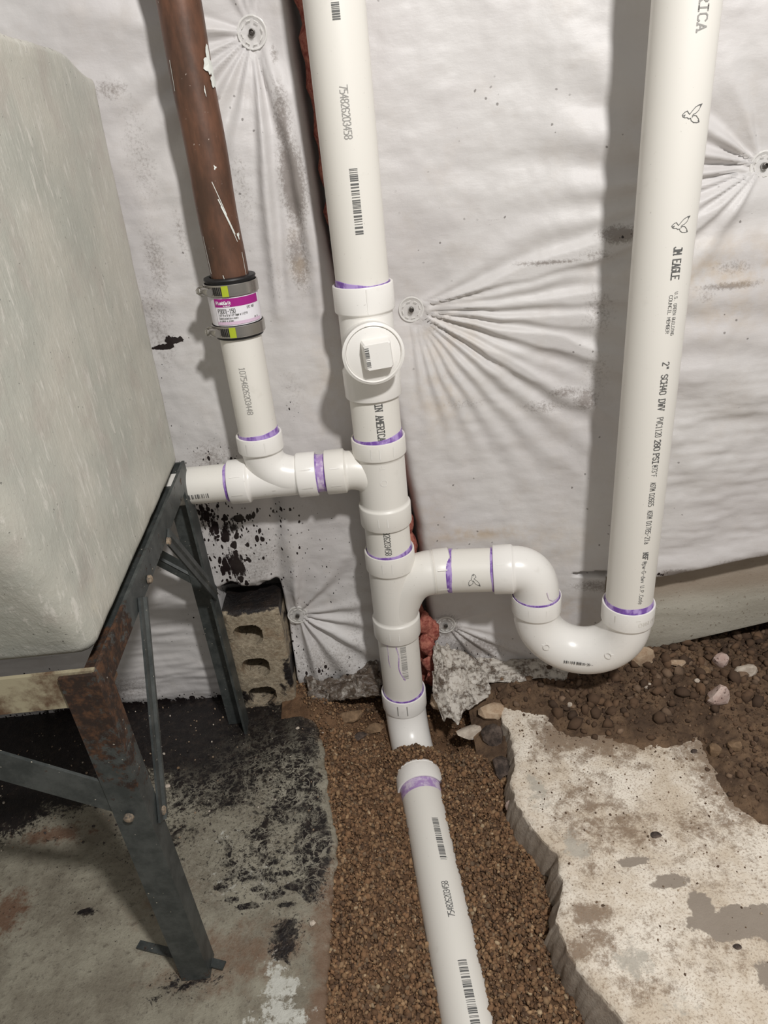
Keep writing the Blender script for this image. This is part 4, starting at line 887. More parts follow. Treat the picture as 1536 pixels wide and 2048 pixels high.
line(.5375, .4815, '2" SCH40 DWV', .0072, .0008, True, 1.3); line(.4740, .4500, 'PVC1120', .0072, .0007); line(.4470, .4330, '280', .0070, .0011, True); line(.4300, .4165, 'PSI', .0070, .0011, True)
line(.4155, .3995, '@73*F', .0062, .0006); line(.3930, .3815, 'ASTM', .0062, .0007); line(.3785, .3605, 'D2665', .0062, .0007); line(.3555, .3440, 'ASTM', .0062, .0007); line(.3405, .3080, 'D1785-21a', .0062, .0007)
line(.2960, .2850, 'NSF', .0062, .0011, True); line(.2830, .2170, '@pw-G-dwv U.P.Code', .0050, .0006)

# ------------------------------------------------------------------ copper pipe and the rubber coupling
mb = MB(); RC = .0212; nz = 60
pth = [V3(XL + .0006 * math.sin(k * .6), YS + .0005 * math.sin(k * .43), .628 + (1.34 - .628) * k / nz) for k in range(nz + 1)]
sweep(mb, pth, RC, 48, (True, True))
cu = tag(obj('copper_pipe', mb, M_COPPER, loc=(XL, YS, .628)), 'brown oxidised copper pipe splashed with white paint, entering the rubber coupling from above', 'pipe')
def splat(parent, z, deg, w, h, seed, name='paint_splash'):
    r = random.Random(seed); fn = on_cyl((XL, YS, z), UP, ndir(deg), 1, RC, .0007); n = 22; v = [fn(0, 0)]; f = []
    for k in range(n):
        a = 2 * PI * k / n; q = .62 + .38 * r.random() + .3 * math.cos(3 * a + seed); v.append(fn(h * q * math.sin(a), w * q * math.cos(a)))
    for k in range(n): f.append((0, 1 + k, 1 + (k + 1) % n))
    mb = MB(); mb.add(v, f); return obj(name, mb, M_WPAINT, parent, ang=0)
splat(cu, .855, 66, .008, .014, 1); splat(cu, .842, 74, .006, .010, 2); splat(cu, .765, 25, .0014, .0022, 3); splat(cu, .697, 62, .002, .004, 5); splat(cu, .832, 36, .0006, .005, 6)
for (z0, d0, z1, d1, wq) in ((.735, 18, .700, 50, .0010), (.728, 22, .692, 54, .0007), (.752, 10, .720, 34, .0006), (.86, -48, .835, -52, .0009), (.66, -8, .635, 4, .0007), (.70, -56, .662, -50, .0008), (.68, 66, .64, 68, .0007)):
    fn = on_cyl((XL, YS, 0), UP, ndir(0), -1, RC, .0005); s_ = [((z0 + (z1 - z0) * k / 8, math.radians(d0 + (d1 - d0) * k / 8) * RC), (z0 + (z1 - z0) * (k + 1) / 8, math.radians(d0 + (d1 - d0) * (k + 1) / 8) * RC)) for k in range(8)]
    obj('paint_streak', ribbons(s_, wq, fn), M_WPAINT, cu, ang=0)
cp = thing('pipe_coupling', 'shielded rubber coupling with magenta label and two steel band clamps joining copper to white pipe', 'coupling', (XL, YS, .590))
O = V3(XL, YS, 0)
mb = MB(); lathe(mb, O, UP, [(.590, .0245), (.590, .0270), (.6515, .0275), (.6545, .0290), (.6560, .0285), (.6565, .0220), (.650, .0213)], 56); obj('rubber_sleeve', mb, M_RUBBER, cp)
mb = MB(); lathe(mb, O, UP, [(.6065, .0276), (.6065, .0280), (.6375, .0282), (.6375, .0278)], 56); obj('shield', mb, M_LABELW, cp)
def cylpatch(z0, z1, d0, d1, R, n=16):
    fn = on_cyl((XL, YS, 0), UP, ndir(0), -1, R, 0); mb = MB(); v = []
    for k in range(n + 1):
        a = math.radians(d0 + (d1 - d0) * k / n) * R; v += [fn(z0, a), fn(z1, a)]
    mb.add(v, [(2 * k, 2 * k + 2, 2 * k + 3, 2 * k + 1) for k in range(n)]); return mb
lab = obj('product_label', cylpatch(.6080, .6365, -38, 72, .0286), M_LABELW, cp, ang=0)
obj('magenta_stripe', cylpatch(.6275, .6365, -38, 72, .0288), M_LABELM, lab, ang=0)
obj('pink_stripe', cylpatch(.6080, .6115, -38, 72, .0288), M_LABELP, lab, ang=0)
def lw(s, z, d, L, hgt, ws, mat=M_INK):
    f = on_cyl((XL, YS, z), UP, ndir(d), -1, .0288, .0003); write(lab, (lambda u, v: f(v, u)), s, L, hgt, ws, .78, mat=mat, v0=0)
lw('PlumbQwik', .6305, -33, .0180, .0032, .0007, M_LABELW); lw('by manual', .6282, -16, .0080, .0013, .0003, M_LABELW)
lw('P3001-150', .6212, -31, .0205, .0042, .00055); lw('1-1/2" Pl or St to 1-1/2" Copper or 1-1/2" Pl', .6178, -31, .0335, .0022, .00028); lw('Conecta plastico o acero', .6145, -31, .0220, .0020, .00028); lw('a cobre o plomo', .6118, -31, .0165, .0018, .00028)
lw('UPC NSF', .6235, 36, .0100, .0026, .0003); lw('04 11', .6120, 52, .0055, .0015, .0003)
mbx = MB()
def clamp(z):
    mb = MB(); R = .0288; lathe(mb, O, UP, [(z - .0062, R), (z - .0064, R + .0007), (z - .0058, R + .0012), (z + .0058, R + .0014), (z + .0064, R + .0009), (z + .0062, R)], 64); b = obj('band_clamp', mb, M_STEEL, cp)
    obj('paint_mark', cylpatch(z - .0058, z + .0058, -12, 2, R + .0019, 8), M_YEL, b, ang=0)
    d = ndir(-52); t = V3(-d.y, d.x, 0); c = V3(XL, YS, z) + d * (R + .0038)
    mb = MB(); 
    lathe(mb, c - t * .006, t, [(0, .0001), (0, .0040), (.001, .0046), (.015, .0046), (.016, .0040), (.016, .0001)], 16)
    obj('screw_housing', mb, M_STEEL, b)
    mb = MB()
    for k in range(5):
        q = on_cyl(V3(XL, YS, z), UP, ndir(-30 + k * 4.2), 1, R + .0016, .0003); r_ = ribbons([((-.0042, 0), (.0042, .0006))], .0010, q); mb.add(r_.v, r_.f)
    obj('worm_slot', mb, M_RUBBER, b, ang=0)
    s0 = c - t * .0085; mb = MB(); hx = -t
    hd = (hx * .55 + V3(0, -1, .1) * .85).normalized()
    lathe(mb, s0, hd, [(-.002, .0001), (-.002, .0058), (.0005, .0060), (.0012, .0052), (.0012, .0001)], 28)
    lathe(mb, s0, hd, [(.0012, .0042), (.0050, .0042), (.0058, .0034), (.0058, .0022), (.0050, .0018), (.0050, .0001)], 6)
    obj('hex_screw', mb, M_STEEL, b, ang=30)
clamp(.6445); clamp(.5995)

# ------------------------------------------------------------------ laundry tub
tubE = thing('laundry_tub', 'weathered grey laundry tub with rounded edges standing on a steel frame at left', 'tub', (-.52, -.30, .433))
def rrect(x0, x1, y0, y1, r4, n=10):
    """corner radii order: back-right, back-left, front-left, front-right (counter-clockwise from above)"""
    P = []; cs = [(x1, y1, 0, r4[0]), (x0, y1, 90, r4[1]), (x0, y0, 180, r4[2]), (x1, y0, 270, r4[3])]
    for (cx, cy, a0, r) in cs:
        ox = cx - r if cx == x1 else cx + r; oy = cy - r if cy == y1 else cy + r
        for k in range(n + 1):
            a = math.radians(a0 + 90 * k / n); P.append((ox + r * math.cos(a), oy + r * math.sin(a)))
    # resample the straight edges so the shell carries masks
    out = []
    for i in range(len(P)):
        a, b = P[i], P[(i + 1) % len(P)]; L = math.hypot(b[0] - a[0], b[1] - a[1]); ns = max(1, int(L / .012)) if (i % (n + 1)) == n else 1
        for k in range(ns): out.append((a[0] + (b[0] - a[0]) * k / ns, a[1] + (b[1] - a[1]) * k / ns))
    return out
def tub_ring(zv, ins, n=10, fixed=None):
    t = (zv - .433) / .43; yf = -.421 - max(0, zv - .433) * .40; yb = -.066 + .040 * t
    rr = .016 + .022 * min(1, max(0, t) * 2)
    return rrect(-.82 + ins, -.25 - ins, yf + ins, yb - ins, [max(.004, .012 - ins), max(.004, .03 - ins), max(.004, rr - ins), max(.004, rr - ins)], n)
def resamp(P, N):
    P = np.array(P + [P[0]]); d = np.r_[0, np.cumsum(np.hypot(*np.diff(P, axis=0).T))]; s = np.linspace(0, d[-1], N, endpoint=False)
    return np.stack([np.interp(s, d, P[:, 0]), np.interp(s, d, P[:, 1])], 1)
NT_ = 320; levels = []
for k in range(9): a = PI / 2 * k / 8; levels.append((.4205 + .014 * (1 - math.cos(a)), .014 * (1 - math.sin(a))))
levels = sorted(levels); levels += [(z_, 0) for z_ in np.linspace(.445, .868, 42)] + [(.872, .0015), (.874, .005), (.874, .020), (.870, .026), (.862, .030), (.55, .032), (.49, .045), (.475, .09)]
rings = []
for (z_, ins) in levels:
    P = resamp(tub_ring(min(z_, .874), ins), NT_); q = np.concatenate([P, np.full((NT_, 1), z_)], 1)
    if z_ > .80:
        drop = .018 * sstep(-.125, -.035, q[:, 1]) * (q[:, 0] > -.5); q[:, 2] -= drop * sstep(.80, .87, z_)
    rings.append(q)
V = np.stack(rings); nL = len(rings)
nn = fbm(V[..., 1] * 40 + V[..., 0] * 31, V[..., 2] * 40, 4, 500)[..., None]
cen = np.array([-.53, -.27]); dirv = V[..., :2] - cen; dirv /= np.linalg.norm(dirv, axis=-1, keepdims=True); V[..., :2] += dirv * nn * .0018
V[..., 2] += .017 * np.clip((V[..., 1] + .42) / .35, 0, 1) * np.clip((.60 - V[..., 2]) / .17, 0, 1)
V[..., 2] += .002 * fbm(V[..., 1] * 60, V[..., 0] * 60, 3, 505) * (V[..., 2] > .85)
F = []
for i in range(nL - 1):
    a = np.arange(NT_); b = (a + 1) % NT_; F.append(np.stack([i * NT_ + a, i * NT_ + b, (i + 1) * NT_ + b, (i + 1) * NT_ + a], 1))
F = np.concatenate(F); VV = V.reshape(-1, 3)
wear = blobs(VV[:, 1], VV[:, 2], [(-.035, .83, .018, .03, .8), (-.05, .79, .012, .03, .62), (-.06, .72, .012, .06, .62), (-.06, .64, .02, .05, .5), (-.02, .75, .006, .2, .5), (-.22, .60, .01, .03, .3)]) * (VV[:, 0] > -.3)
wear = np.maximum(wear, .75 * np.exp(-((VV[:, 2] - .872) / .004) ** 2))
dust = blobs(VV[:, 1], VV[:, 2], [(-.40, .46, .05, .05, .55), (-.36, .45, .06, .03, .5), (-.20, .445, .15, .02, .45), (-.46, .52, .03, .05, .45)])
tb = npobj('tub_shell', VV, F, M_TUB, tubE, ang=180, attrs=dict(wear=wear, dust=dust))
mb = MB(); mb.add([tuple(p) for p in V[0]], [tuple(range(NT_ - 1, -1, -1))]); mb.add([tuple(p) for p in V[-1]], [tuple(range(NT_))]); obj('tub_bottom', mb, M_TUB, tubE, ang=0)

# ------------------------------------------------------------------ steel stand under the tub
stand = thing('tub_stand', 'rusty dark grey angle-iron stand with braced legs under the laundry tub', 'stand', (-.52, -.26, 0))
def rusty(o, fn):
    me = o.data; off = wloc(o); at = me.attributes.new('rust', 'FLOAT', 'POINT')
    at.data.foreach_set('value', [fn(v.co + off) for v in me.vertices]); return o
def angle_iron(name, p0, p1, da, db, w, t, mat=M_STAND, rf=lambda p: .25, wb=None):
    p0 = Vector(p0); p1 = Vector(p1); a = (p1 - p0).normalized(); da = Vector(da); da = (da - a * da.dot(a)).normalized(); db = Vector(db); db = (db - a * db.dot(a) - da * db.dot(da)).normalized(); wb = wb or w
    prof = [(0, 0), (w, 0), (w, t), (t, t), (t, wb), (0, wb)]; n = max(2, int((p1 - p0).length / .012)); mb = MB(); v = []
    for k in range(n + 1):
        c = p0 + (p1 - p0) * k / n; v += [c + da * q[0] + db * q[1] for q in prof]
    f = [(i * 6 + k, i * 6 + (k + 1) % 6, i * 6 + 6 + (k + 1) % 6, i * 6 + 6 + k) for i in range(n) for k in range(6)] + [tuple(range(5, -1, -1)), tuple(n * 6 + k for k in range(6))]
    mb.add(v, f); o = obj(name, mb, mat, stand, ang=20); return rusty(o, rf)
def flat_bar(name, p0, p1, nrm, w, t, rf=lambda p: .2, ridge=True):
    p0 = Vector(p0); p1 = Vector(p1); a = (p1 - p0).normalized(); n = Vector(nrm); n = (n - a * n.dot(a)).normalized(); b = a.cross(n); prof = [(-w / 2, 0), (-w / 2, t), (-w * .12, t), (0, t * 2.1 if ridge else t), (w * .12, t), (w / 2, t), (w / 2, 0)]
    m = 14; v = []; k7 = len(prof); mb = MB()
    for k in range(m + 1):
        c = p0 + (p1 - p0) * k / m; v += [c + b * q[0] + n * q[1] for q in prof]
    f = [(i * k7 + k, i * k7 + (k + 1) % k7, i * k7 + k7 + (k + 1) % k7, i * k7 + k7 + k) for i in range(m) for k in range(k7)] + [tuple(range(k7)), tuple(m * k7 + k for k in range(k7 - 1, -1, -1))]
    mb.add(v, f); o = obj(name, mb, M_STAND, stand, ang=20); return rusty(o, rf)
frust = lambda p: .62 * float(np.clip((p.z - .20) / .18, 0, 1)) + .12 + (.3 if p.z < .02 else 0)
angle_iron('leg', (-.2365, -.450, .0), (-.2415, -.448, .424), (-1, 0, 0), (0, 1, 0), .0305, .0035, rf=frust, wb=.025)
angle_iron('leg', (-.2405, -.070, .0), (-.2425, -.070, .441), (-1, 0, 0), (0, -1, 0), .0305, .0035, rf=lambda p: .15, wb=.028)
angle_iron('leg', (-.825, -.452, .0), (-.822, -.446, .414), (1, 0, 0), (0, 1, 0), .041, .004)
angle_iron('leg', (-.825, -.070, .0), (-.822, -.070, .432), (1, 0, 0), (0, -1, 0), .036, .004)
angle_iron('rail', (-.2420, -.4455, .396), (-.2425, -.068, .414), (0, 0, 1), (-1, 0, 0), .028, .0035, rf=lambda p: .35 + .35 * float(p.y < -.36))
angle_iron('rail', (-.823, -.445, .390), (-.823, -.068, .406), (0, 0, 1), (1, 0, 0), .028, .004)
angle_iron('rail', (-.822, -.4440, .388), (-.244, -.4440, .390), (0, 0, 1), (0, 1, 0), .036, .004, mat=M_RAILP)
angle_iron('rail', (-.822, -.066, .400), (-.250, -.066, .405), (0, 0, 1), (0, -1, 0), .034, .004)
flat_bar('brace', (-.2415, -.205, .410), (-.2395, -.086, .250), (1, 0, 0), .020, .0022)
flat_bar('brace', (-.2415, -.318, .408), (-.2385, -.430, .230), (1, 0, 0), .022, .0022)
flat_bar('brace', (-.256, -.4440, .276), (-.470, -.4440, .412), (0, -1, 0), .032, .003, rf=lambda p: .30, ridge=False)
flat_bar('brace', (-.256, -.0695, .262), (-.43, -.0695, .415), (0, -1, 0), .024, .002)
flat_bar('brace', (-.80, -.0695, .262), (-.63, -.0695, .415), (0, -1, 0), .024, .002)
flat_bar('brace', (-.80, -.4525, .274), (-.60, -.449, .42), (0, -1, 0), .032, .003, ridge=False)
flat_bar('foot_strap', (-.325, -.4065, .0015), (-.222, -.441, .0035), (0, 0, 1), .009, .0022, rf=lambda p: .35, ridge=False)['label'] = 'flat rusty strap lying through the foot of the front leg'
for (c, d) in (((-.2360, -.4265, .238), (1, 0, 0)), ((-.2560, -.4525, .262), (0, -1, 0)), ((-.2395, -.208, .406), (1, 0, 0)), ((-.2395, -.290, .410), (1, 0, 0))):
    mb = MB(); lathe(mb, c, d, [(-.002, .0046), (.0008, .0044), (.0018, .0030), (.0020, .0001)], 18); obj('bolt', mb, M_BOLT, stand)

# ------------------------------------------------------------------ cinder block
nx, nz2 = 60, 130; bx = np.linspace(-.252, -.168, nx); bz = np.linspace(.0, .184, nz2); X, Zb = np.meshgrid(bx, bz)
Yb = -.042 + .002 * fbm(X * 120, Zb * 120, 3, 600)
for (hx, hz, ra, rb_) in ((-.2195, .141, .0212, .0185), (-.2185, .079, .0205, .018), (-.2180, .0225, .0215, .0175)):
    q = (np.abs((X - hx) / ra) ** 2.6 + np.abs((Zb - hz) / rb_) ** 2.6); Yb = np.where(q < 1, Yb + .064 * sstep(1.0, .80, q), Yb)
edge = np.minimum(np.minimum(X - bx[0], bx[-1] - X), bz[-1] - Zb); Yb = Yb + .004 * np.exp(-edge / .0025) + .003 * (fbm(X * 60, Zb * 60, 3, 610) > .12) * np.exp(-edge / .006)
front = np.stack([X, Yb, Zb], -1); N0 = nx * nz2; Vb = [front.reshape(-1, 3)]; Fb = [grid_faces(nz2, nx)]
per = [(nz2 - 1) * nx + i for i in range(nx)]; depth = np.linspace(0, 1, 14)[1:]
def skirt(idx, flip):
    global N0
    base = np.concatenate(Vb)[idx]; rows_ = [np.array(idx)]
    for d_ in depth:
        q = base.copy(); q[:, 1] = base[:, 1] * (1 - d_) + .028 * d_; q[:, 2] += .004 * fbm(q[:, 0] * 60, q[:, 1] * 60, 3, 620) * d_ * (q[:, 2] > .1); Vb.append(q); rows_.append(np.arange(N0, N0 + len(idx))); N0 += len(idx)
    for a, b in zip(rows_[:-1], rows_[1:]):
        f = np.stack([a[:-1], a[1:], b[1:], b[:-1]], 1); Fb.append(f[:, ::-1] if flip else f)
skirt(per, False); skirt([i * nx for i in range(nz2)], False); skirt([i * nx + nx - 1 for i in range(nz2)], True)
Vc = np.concatenate(Vb); tar_shade = np.maximum(1.2 * sstep(-.039, -.030, Vc[:, 1]) * (Vc[:, 2] > .165), blobs(Vc[:, 0], Vc[:, 2], [(-.21, .185, .06, .010, .8), (-.172, .06, .012, .05, .75), (-.25, .02, .02, .03, .7), (-.21, .0, .06, .012, .6), (-.185, .03, .012, .05, .5)]))
tar_shade = np.where((Vc[:, 1] > -.036) & (Vc[:, 2] < .165), np.maximum(tar_shade, .45), tar_shade)  # holes and sides darkened too: shade painted in, on top of the real tar
cb = npobj('cinder_block', Vc, np.concatenate(Fb), M_BLOCK, ang=50, loc=(-.21, -.01, 0), attrs=dict(tar=tar_shade))
tag(cb, 'tar-smeared tan cinder block with three round holes standing on end by the wall', 'block')

# ------------------------------------------------------------------ trench gravel, soil, stones
def elbow_pts(): return [np.array(q) for q in path]
EPTS = np.array([tuple(q) for q in path] + [tuple(Rp(y_)) for y_ in np.linspace(-.181, -1.1, 160)])
ERAD = np.array([.0345] * len(path) + [.0368] * 3 + [R2] * 157)
def trench_z(x, y):
    xl = edge_x(LEDGE, y, 0, 3); xr = edge_x(REDGE, y, 0, 9); t = np.clip((x - xl) / (xr - xl), -.1, 1.1)
    zz = np.interp(t, [-.1, 0, .12, .35, .6, .85, 1.0, 1.1], [-.014, -.010, -.020, -.058, -.056, -.056, -.058, -.058])
    ax_ = .0128 - (y + .181) * .072
    zz = zz + np.where(y < -.18, .012 * np.exp(-((x - (ax_ + .036)) / .014) ** 2), 0)
    zz = np.maximum(zz, -.022 - ((x - .006) / .055) ** 2 * .030 - ((y + .138) / .013) ** 2 * .010)
    zz = zz + sstep(-.11, -.05, y) * (.022 * (x < -.02)) - .040 * np.exp(-((x - .062) / .030) ** 2 - ((y + .092) / .026) ** 2)
    zz = zz + .012 * sstep(-.14, -.2, y) * np.exp(-((x - .12) / .03) ** 2) + .018 * np.exp(-((x - .095) / .035) ** 2 - ((y + .16) / .03) ** 2)
    return zz + .007 * fbm(x * 35, y * 35, 3, 700)
gx = np.linspace(-.19, .25, 150); gy = np.concatenate([np.linspace(.085, -.58, 220), np.linspace(-.60, -1.25, 16)]); X, Y = np.meshgrid(gx, gy)
Zt = trench_z(X, Y) - .002 + .004 * fbm(X * 150, Y * 150, 3, 710)
npobj('trench_bed', np.stack([X, Y, Zt], -1).reshape(-1, 3), grid_faces(*X.shape)[:, ::-1], M_TRENCH, ang=180)
tag(bpy.data.objects['trench_bed'], 'packed reddish-brown earth in the trench under the loose gravel', 'soil', kind='stuff')
_phi = (1 + 5 ** .5) / 2
ICO = np.array([(-1, _phi, 0), (1, _phi, 0), (-1, -_phi, 0), (1, -_phi, 0), (0, -1, _phi), (0, 1, _phi), (0, -1, -_phi), (0, 1, -_phi), (_phi, 0, -1), (_phi, 0, 1), (-_phi, 0, -1), (-_phi, 0, 1)]) / 1.902
ICF = np.array([(0, 11, 5), (0, 5, 1), (0, 1, 7), (0, 7, 10), (0, 10, 11), (1, 5, 9), (5, 11, 4), (11, 10, 2), (10, 7, 6), (7, 1, 8), (3, 9, 4), (3, 4, 2), (3, 2, 6), (3, 6, 8), (3, 8, 9), (4, 9, 5), (2, 4, 11), (6, 2, 10), (8, 6, 7), (9, 8, 1)])
def pebbles(cx, cy, cz, r, cols):
    n = len(cx); q = RNG.normal(size=(n, 4)); q /= np.linalg.norm(q, axis=1, keepdims=True); a, b, c, d = q.T
    Rm = np.stack([1 - 2 * (c * c + d * d), 2 * (b * c - a * d), 2 * (b * d + a * c), 2 * (b * c + a * d), 1 - 2 * (b * b + d * d), 2 * (c * d - a * b), 2 * (b * d - a * c), 2 * (c * d + a * b), 1 - 2 * (b * b + c * c)], -1).reshape(n, 3, 3)
    P = ICO[None] * (1 + .22 * RNG.normal(size=(n, 12, 1)).clip(-1.5, 1.5)) * RNG.uniform(.6, 1.25, size=(n, 1, 3)); P = np.einsum('nij,nkj->nki', Rm, P) * r[:, None, None]
    P += np.stack([cx, cy, cz], -1)[:, None]; F_ = (ICF[None] + (np.arange(n) * 12)[:, None, None]).reshape(-1, 3)
    C4 = np.concatenate([np.repeat(cols, 12, 0), np.ones((n * 12, 1))], 1); return P.reshape(-1, 3), F_, C4
def scatter_trench(n, ylo, yhi, rlo, rhi, lift):
    y = RNG.uniform(ylo, yhi, n); xl = edge_x(LEDGE, y, 0, 3) ; xr = edge_x(REDGE, y, 0, 9); x = xl + (xr - xl) * RNG.uniform(-.02, 1.03, n)
    r = rlo + (rhi - rlo) * RNG.random(n) ** 2.2; z_ = trench_z(x, y) + r * RNG.uniform(-.1, lift, n)
    keep = np.ones(n, bool)
    for p0, rad in zip(EPTS, ERAD): 
        d2 = (x - p0[0]) ** 2 + (y - p0[1]) ** 2 + (z_ - p0[2]) ** 2; keep &= d2 > (rad + r * .15) ** 2
    keep &= ~((np.abs(x - (.0128 - (y + .181) * .072)) < .030) & (z_ < ZR + .01) & (y < -.17))
    return x[keep], y[keep], z_[keep], r[keep]
BASE = 1.18 * np.array([(.175, .096, .048), (.125, .068, .034), (.215, .128, .066), (.095, .054, .030), (.27, .170, .092), (.15, .10, .06)])
parts = [scatter_trench(26000, -.56, -.09, .0010, .0030, .9), scatter_trench(2600, -.56, -.09, .0028, .0042, .6), scatter_trench(9000, -1.05, -.56, .0012, .004, .6), scatter_trench(2200, -.10, -.0, .0010, .0030, .8)]
cx, cy, cz, cr = [np.concatenate([p_[k] for p_ in parts]) for k in range(4)]
cols = BASE[RNG.choice(6, len(cx), p=[.3, .22, .2, .14, .06, .08])] * RNG.uniform(.75, 1.3, (len(cx), 1))
lt_ = RNG.random(len(cx)) < .018; cols[lt_] = np.array([.42, .31, .19]) * RNG.uniform(.7, 1.2, (lt_.sum(), 1))
Vp, Fp, Cp = pebbles(cx, cy, cz, cr, cols)
o = npobj('gravel', Vp, Fp, M_GRAV, ang=0, colors=Cp); tag(o, 'loose brown pea gravel filling the trench around the buried pipe', 'gravel', kind='stuff')

# soil heaped over the right slab, against the wall
SOIL = np.array([(.10, .085), (.115, -.03), (.150, -.085), (.166, -.104), (.200, -.120), (.226, -.163), (.272, -.174), (.325, -.204), (.372, -.200), (.403, -.194), (.404, -.214), (.399, -.240), (.397, -.280), (.402, -.304), (.415, -.328), (.46, -.37), (1.1, -.60), (1.1, .085)])
def poly_sd(x, y, P):
    d = np.full(x.shape, 1e9); ins = np.zeros(x.shape, bool)
    for i in range(len(P)):
        a, b = P[i], P[(i + 1) % len(P)]; e = b - a; t = np.clip(((x - a[0]) * e[0] + (y - a[1]) * e[1]) / (e @ e), 0, 1)
        d = np.minimum(d, np.hypot(x - a[0] - t * e[0], y - a[1] - t * e[1]))
        c = (a[1] > y) != (b[1] > y); xi = a[0] + (y - a[1]) / (b[1] - a[1] + 1e-12) * e[0]; ins ^= c & (x < xi)
    return np.where(ins, d, -d)
def soil_z(x, y):
    sd = poly_sd(x, y, SOIL); h = np.where(sd > 0, .016 * (1 - np.exp(-sd / .05)), sd * .5)
    h = h + .030 * np.exp(-((x - .37) / .055) ** 2 - ((y + .015) / .045) ** 2) + .018 * np.exp(-((x - .44) / .04) ** 2 - ((y + .02) / .03) ** 2)
    h = h + .010 * np.exp(-((x - .25) / .06) ** 2 - ((y + .06) / .03) ** 2) + .010 * np.exp(-((x - .45) / .05) ** 2 - ((y + .12) / .04) ** 2)
    h = h - .002 * np.exp(-((x - .57) / .09) ** 2 - ((y - .01) / .035) ** 2)
    act = sstep(-.02, .02, sd); h = h + act * (.014 * fbm(x * 40, y * 40, 4, 800) + .014 * np.abs(fbm(x * 85, y * 85, 4, 810))) + (1 - act) * .006 * fbm(x * 120, y * 120, 3, 820)
    return h - .001
gx = np.concatenate([np.linspace(.10, .66, 250), np.linspace(.67, 1.1, 24)]); gy = np.concatenate([np.linspace(.085, -.42, 230), np.linspace(-.43, -.62, 12)]); X, Y = np.meshgrid(gx, gy)
pile = npobj('soil_pile', np.stack([X, Y, soil_z(X, Y)], -1).reshape(-1, 3), grid_faces(*X.shape)[:, ::-1], M_SOIL, ang=180, loc=(.45, -.1, 0))
tag(pile, 'dark brown loose soil heaped along the wall below the trap and standpipe', 'soil', kind='stuff')
n = 14000; x = RNG.uniform(.12, .66, n); y = RNG.uniform(-.42, .02, n); sd = poly_sd(x, y, SOIL); k = sd > -.012 * RNG.random(n); x, y, sd = x[k], y[k], sd[k]
r = .0008 + .0046 * RNG.random(len(x)) ** 6; dens = RNG.random(len(x)) < np.clip(.25 + sd * 9, .2, 1); x, y, r = x[dens], y[dens], r[dens]
nb_ = 260; bx_ = RNG.uniform(.22, .66, nb_); by_ = .0 - RNG.random(nb_) ** 1.6 * .16; kb = poly_sd(bx_, by_, SOIL) > .01; bx_, by_ = bx_[kb], by_[kb]
x = np.concatenate([x, bx_]); y = np.concatenate([y, by_]); r = np.concatenate([r, RNG.uniform(.004, .0105, len(bx_))])
cols = np.array([(.10, .058, .033), (.14, .082, .046), (.075, .044, .026), (.19, .125, .08)])[RNG.choice(4, len(x), p=[.4, .3, .2, .1])] * RNG.uniform(.75, 1.25, (len(x), 1))
Vp, Fp, Cp = pebbles(x, y, np.maximum(soil_z(x, y), 0) + r * .3, r, cols)
o = npobj('soil_clods', Vp, Fp, grains('soil_clod'), pile, ang=0, colors=Cp); o['kind'] = 'stuff'
# dust crumbs on the right slab
n = 2600; x = RNG.uniform(.15, .42, n); y = RNG.uniform(-.50, -.12, n); k = (x > edge_x(REDGE, y, 0, 9) + .004) & (RNG.random(n) < np.exp((y + .13) / .12) + .06); x, y = x[k], y[k]; r = .0004 + .0012 * RNG.random(len(x)) ** 3
cols = np.array([(.10, .06, .035), (.20, .13, .08), (.45, .36, .26)])[RNG.choice(3, len(x), p=[.5, .35, .15])]
Vp, Fp, Cp = pebbles(x, y, r * .4, r, cols); o = npobj('loose_crumbs', Vp, Fp, grains('crumb'), ang=0, colors=Cp); tag(o, 'fine brown crumbs of earth scattered over the pale right slab', 'dirt', kind='stuff')
# crumbs in the tar on the left slab
n = 700; x = RNG.uniform(-.60, -.12, n); y = RNG.uniform(-.30, -.02, n); r = .0005 + .0014 * RNG.random(n) ** 3
cols = np.array([(.05, .04, .035), (.30, .22, .15), (.55, .48, .40)])[RNG.choice(3, n, p=[.5, .35, .15])]
Vp, Fp, Cp = pebbles(x, y, r * .4, r, cols); o = npobj('tar_grit', Vp, Fp, grains('grit'), ang=0, colors=Cp); tag(o, 'fine grit sprinkled over the tarry left slab under the tub', 'dirt', kind='stuff')

def stone_thing(name, label, c, r, sq, seed, mat, cat='stone', sub=2, rough=.3):
    mb = rock_mb(c, r, sq, seed, sub, rough); return tag(obj(name, mb, mat, ang=25, loc=(c[0], c[1], c[2] - r * sq[2] * .8)), label, cat)
def gz(x, y): return float(soil_z(np.array([x]), np.array([y]))[0])
def on_soil(name, label, x, y, r, sq, seed, mat, **kw): return stone_thing(name, label, (x, y, max(gz(x, y), 0) + r * sq[2] * .45), r, sq, seed, mat, **kw)
on_soil('stone', 'large tan half-round stone in the soil, nearest the standpipe foot', .372, -.058, .019, (1.0, .8, 1.05), 1, M_STONE_TAN)
on_soil('stone', 'pale pink angular stone on the soil near the wall, below the board', .490, -.070, .014, (1, .8, 1), 2, M_STONE_PINK)
on_soil('stone', 'pale greyish lump beside the pink stone, nearer the right edge', .515, -.098, .014, (1.25, .7, .8), 3, M_STONE_PALE)
on_soil('stone', 'big pink speckled granite stone standing in the soil right of centre', .450, -.146, .0185, (.95, .8, 1.15), 4, M_STONE_PINK)
on_soil('stone', 'small brown wedge-shaped stone at the soil edge beside the pale slab', .413, -.224, .011, (1, .8, 1), 5, M_STONE_BR)
on_soil('stone', 'small reddish flat stone half sunk between the pink stones', .455, -.090, .013, (1.2, .8, .6), 6, M_STONE_BR)
on_soil('stone_chip', 'tiny white chip on the soil above the speckled stone', .437, -.108, .0045, (1, 1, .8), 7, M_STONE_PALE)
